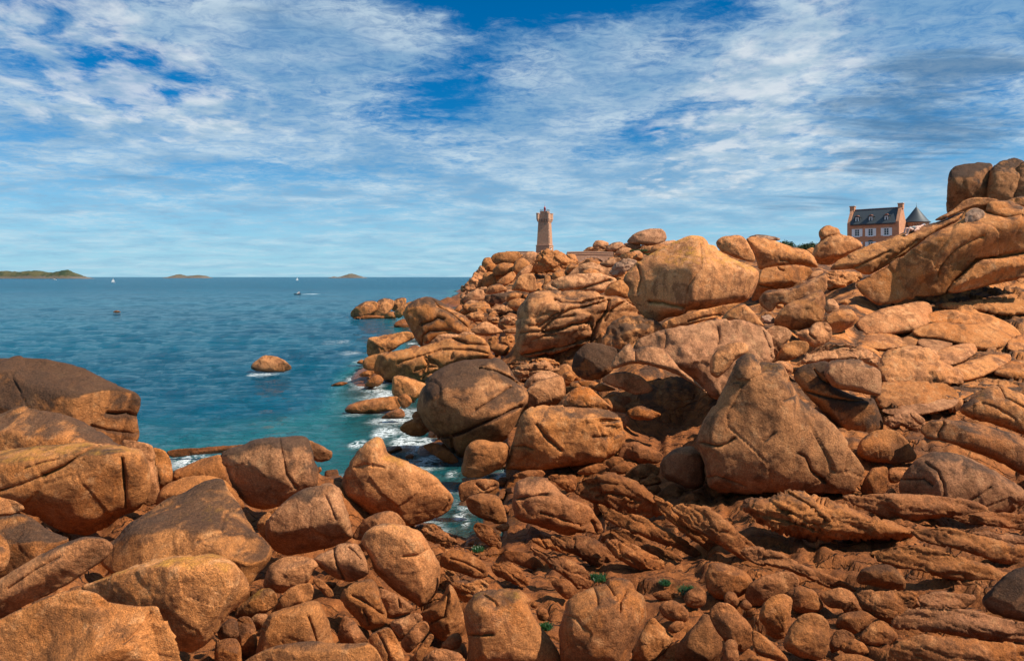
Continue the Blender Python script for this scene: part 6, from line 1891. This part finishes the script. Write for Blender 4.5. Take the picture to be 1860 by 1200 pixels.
def boats():
    sailboat(205.8, 513.4, 9.6, 'small white sailboat with full sails near the left end of the bay', R_(8))
    sailboat(540.2, 509.6, 6.4, 'farther white sailboat out beyond the dark motorboat', R_(15))
    # open motorboat
    d = 6.0 * F / 32.0
    u = d / F * K
    c = px(540, 535, d)
    root = empty('motorboat', c, R_(6))
    tag(root, 'dark open motorboat with people aboard trailing a white wake', 'motorboat')
    L = 12.5 * u
    hull(MB(), L, L * .36, L * .10).build('hull', M_DHULL, root)
    MB().box((L * .02, 0, L * .18), (L * .12, L * .14, L * .18), 0, .03).build('console', M_WHITE, root)
    MB().box((L * .47, 0, L * .12), (L * .06, L * .08, L * .20), 0, .02).build('outboard_motor', M_DARK, root)
    seated(c + np.array((L * .16, -.05, L * .17)), 'person in a pale top steering the dark motorboat', M_WCLOTH)
    seated(c + np.array((L * .30, .15, L * .16)), 'person in a dark top seated behind the helmsman of the motorboat', M_CLOTH)
    # small speedboat by the island
    d = 6.0 * F / 5.6
    u = d / F * K
    root = empty('motorboat', px(98, 508.6, d), R_(4))
    tag(root, 'tiny white cruiser in front of the long low island', 'motorboat')
    L = 8 * u
    hull(MB(), L, L * .3, L * .12).build('hull', M_HULL, root)
    MB().box((L * .1, 0, L * .19), (L * .3, L * .2, L * .14), 0, .05).build('cabin', M_WHITE, root)
    MB().box((L * .1, 0, L * .20), (L * .31, L * .205, L * .05)).build('windscreen', M_PANE, root)


# ------------------------------------------------------------------ plants
def leafy(name, c, rx, ry, rz, n, ls, mat, label, cat, seed, group=None):
    rg = np.random.RandomState(seed)
    root = empty(name, c)
    tag(root, label, cat, group)
    cl = rg.normal(size=(26, 3)); cl /= np.linalg.norm(cl, axis=1)[:, None]
    cl *= rg.uniform(.25, .85, (26, 1)); cl[:, 2] = np.abs(cl[:, 2]) * .9
    k = rg.randint(0, 26, n)
    p = (cl[k] + rg.normal(0, .16, (n, 3))) * (rx, ry, rz)
    a = rg.normal(size=(n, 3)); a /= np.linalg.norm(a, axis=1)[:, None]
    b = np.cross(a, rg.normal(size=(n, 3))); b /= np.linalg.norm(b, axis=1)[:, None]
    s = ls * rg.uniform(.6, 1.3, (n, 1))
    V = np.stack([p - a * s, p + b * s * .45, p + a * s, p - b * s * .45], 1).reshape(-1, 3)
    T = np.arange(4 * n).reshape(n, 4)
    link('foliage', np_mesh('foliage', V, T, False), mat, root)
    st = MB()
    for j in range(7):
        st.tube((0, 0, -rz * .3), tuple(cl[j] * (rx, ry, rz) * .9), .04 * rx, 6)
    st.build('stem', simple('bark', (.07, .045, .03), .9, .3), root)
    return root


def tuft(c, r_, h, n, mat, name, label, cat, seed, flat=.3):
    rg = np.random.RandomState(seed)
    V, T = [], []
    for k in range(n):
        a = rg.uniform(0, 6.283); q = r_ * math.sqrt(rg.rand())
        x, y = q * math.cos(a), q * math.sin(a)
        t = rg.uniform(0, 6.283); lean = rg.uniform(.1, 1.0) * flat
        hh = h * rg.uniform(.5, 1.2); w_ = h * rg.uniform(.05, .10)
        dx_, dy_ = math.cos(t), math.sin(t)
        i = len(V)
        V += [(x - dy_ * w_, y + dx_ * w_, 0), (x + dy_ * w_, y - dx_ * w_, 0), (x + dx_ * lean * hh * .5 + dy_ * w_ * .7, y + dy_ * lean * hh * .5 - dx_ * w_ * .7, hh * .7), (x + dx_ * lean * hh * .5 - dy_ * w_ * .7, y + dy_ * lean * hh * .5 + dx_ * w_ * .7, hh * .7), (x + dx_ * lean * hh, y + dy_ * lean * hh, hh * (1 - .4 * lean))]
        T += [(i, i + 1, i + 2), (i, i + 2, i + 3), (i + 3, i + 2, i + 4)]
    ob = link(name, np_mesh(name, np.array(V, float), np.array(T), False), mat, None, c)
    tag(ob, label, cat, None, 'stuff')


def plants():
    d = 112
    leafy('bush', px(1429, 449, d), 1.9, 1.6, 1.4, 2600, .17, M_LEAF, 'small dark green bush showing over the humped skyline rock', 'bush', 3, 'bushes on the skyline')
    leafy('bush', px(1466, 452, d), 2.6, 1.8, 1.3, 3200, .17, M_LEAF, 'wide dark green bush left of the thumb-headed boulder', 'bush', 4, 'bushes on the skyline')
    tuft(px(1160, 457, 221.5), 3.4, .9, 1800, M_GRASS, 'grass', 'yellow-green grass growing among the boulders of the headland heap', 'grass', 5, .8)
    tuft(px(1178, 463, 214), 1.6, .7, 900, M_GRASS, 'grass', 'dark green grass patch at the foot of the headland heap', 'grass', 6, .8)
    for x, y, rr, lab in ((1086, 1052, .26, 'bright green seaweed in the tiny pool behind the fist-shaped boulder'), (1250, 1076, .30, 'bright green seaweed in the pool beside the pale egg-shaped cobble'),
                          (1208, 1062, .14, 'small green seaweed patch left of the egg-shaped cobble pool'), (868, 1000, .22, 'dark green seaweed at the edge of the water channel'), (992, 1142, .12, 'green seaweed strip beside the cobble left of the fist-shaped boulder')):
        d = 5.3 * F / (y - HZ)
        p = px(x, y, d)
        for _ in range(3):
            z = float(ground_fast(np.array([p[0] / K]), np.array([p[1] / K]))[0])
            d = (6 - z - .05) * F / (y - HZ)
            p = px(x, y, d)
        tuft(p, rr * .62, .10, 380, M_WEED, 'seaweed', lab, 'seaweed', int(x), 1.4)


build_ground()
build_sea()
build_islands()
place_rocks()
build_rubble()
lighthouse()
headland_walls()
house()
boats()
sunbather()
plants()
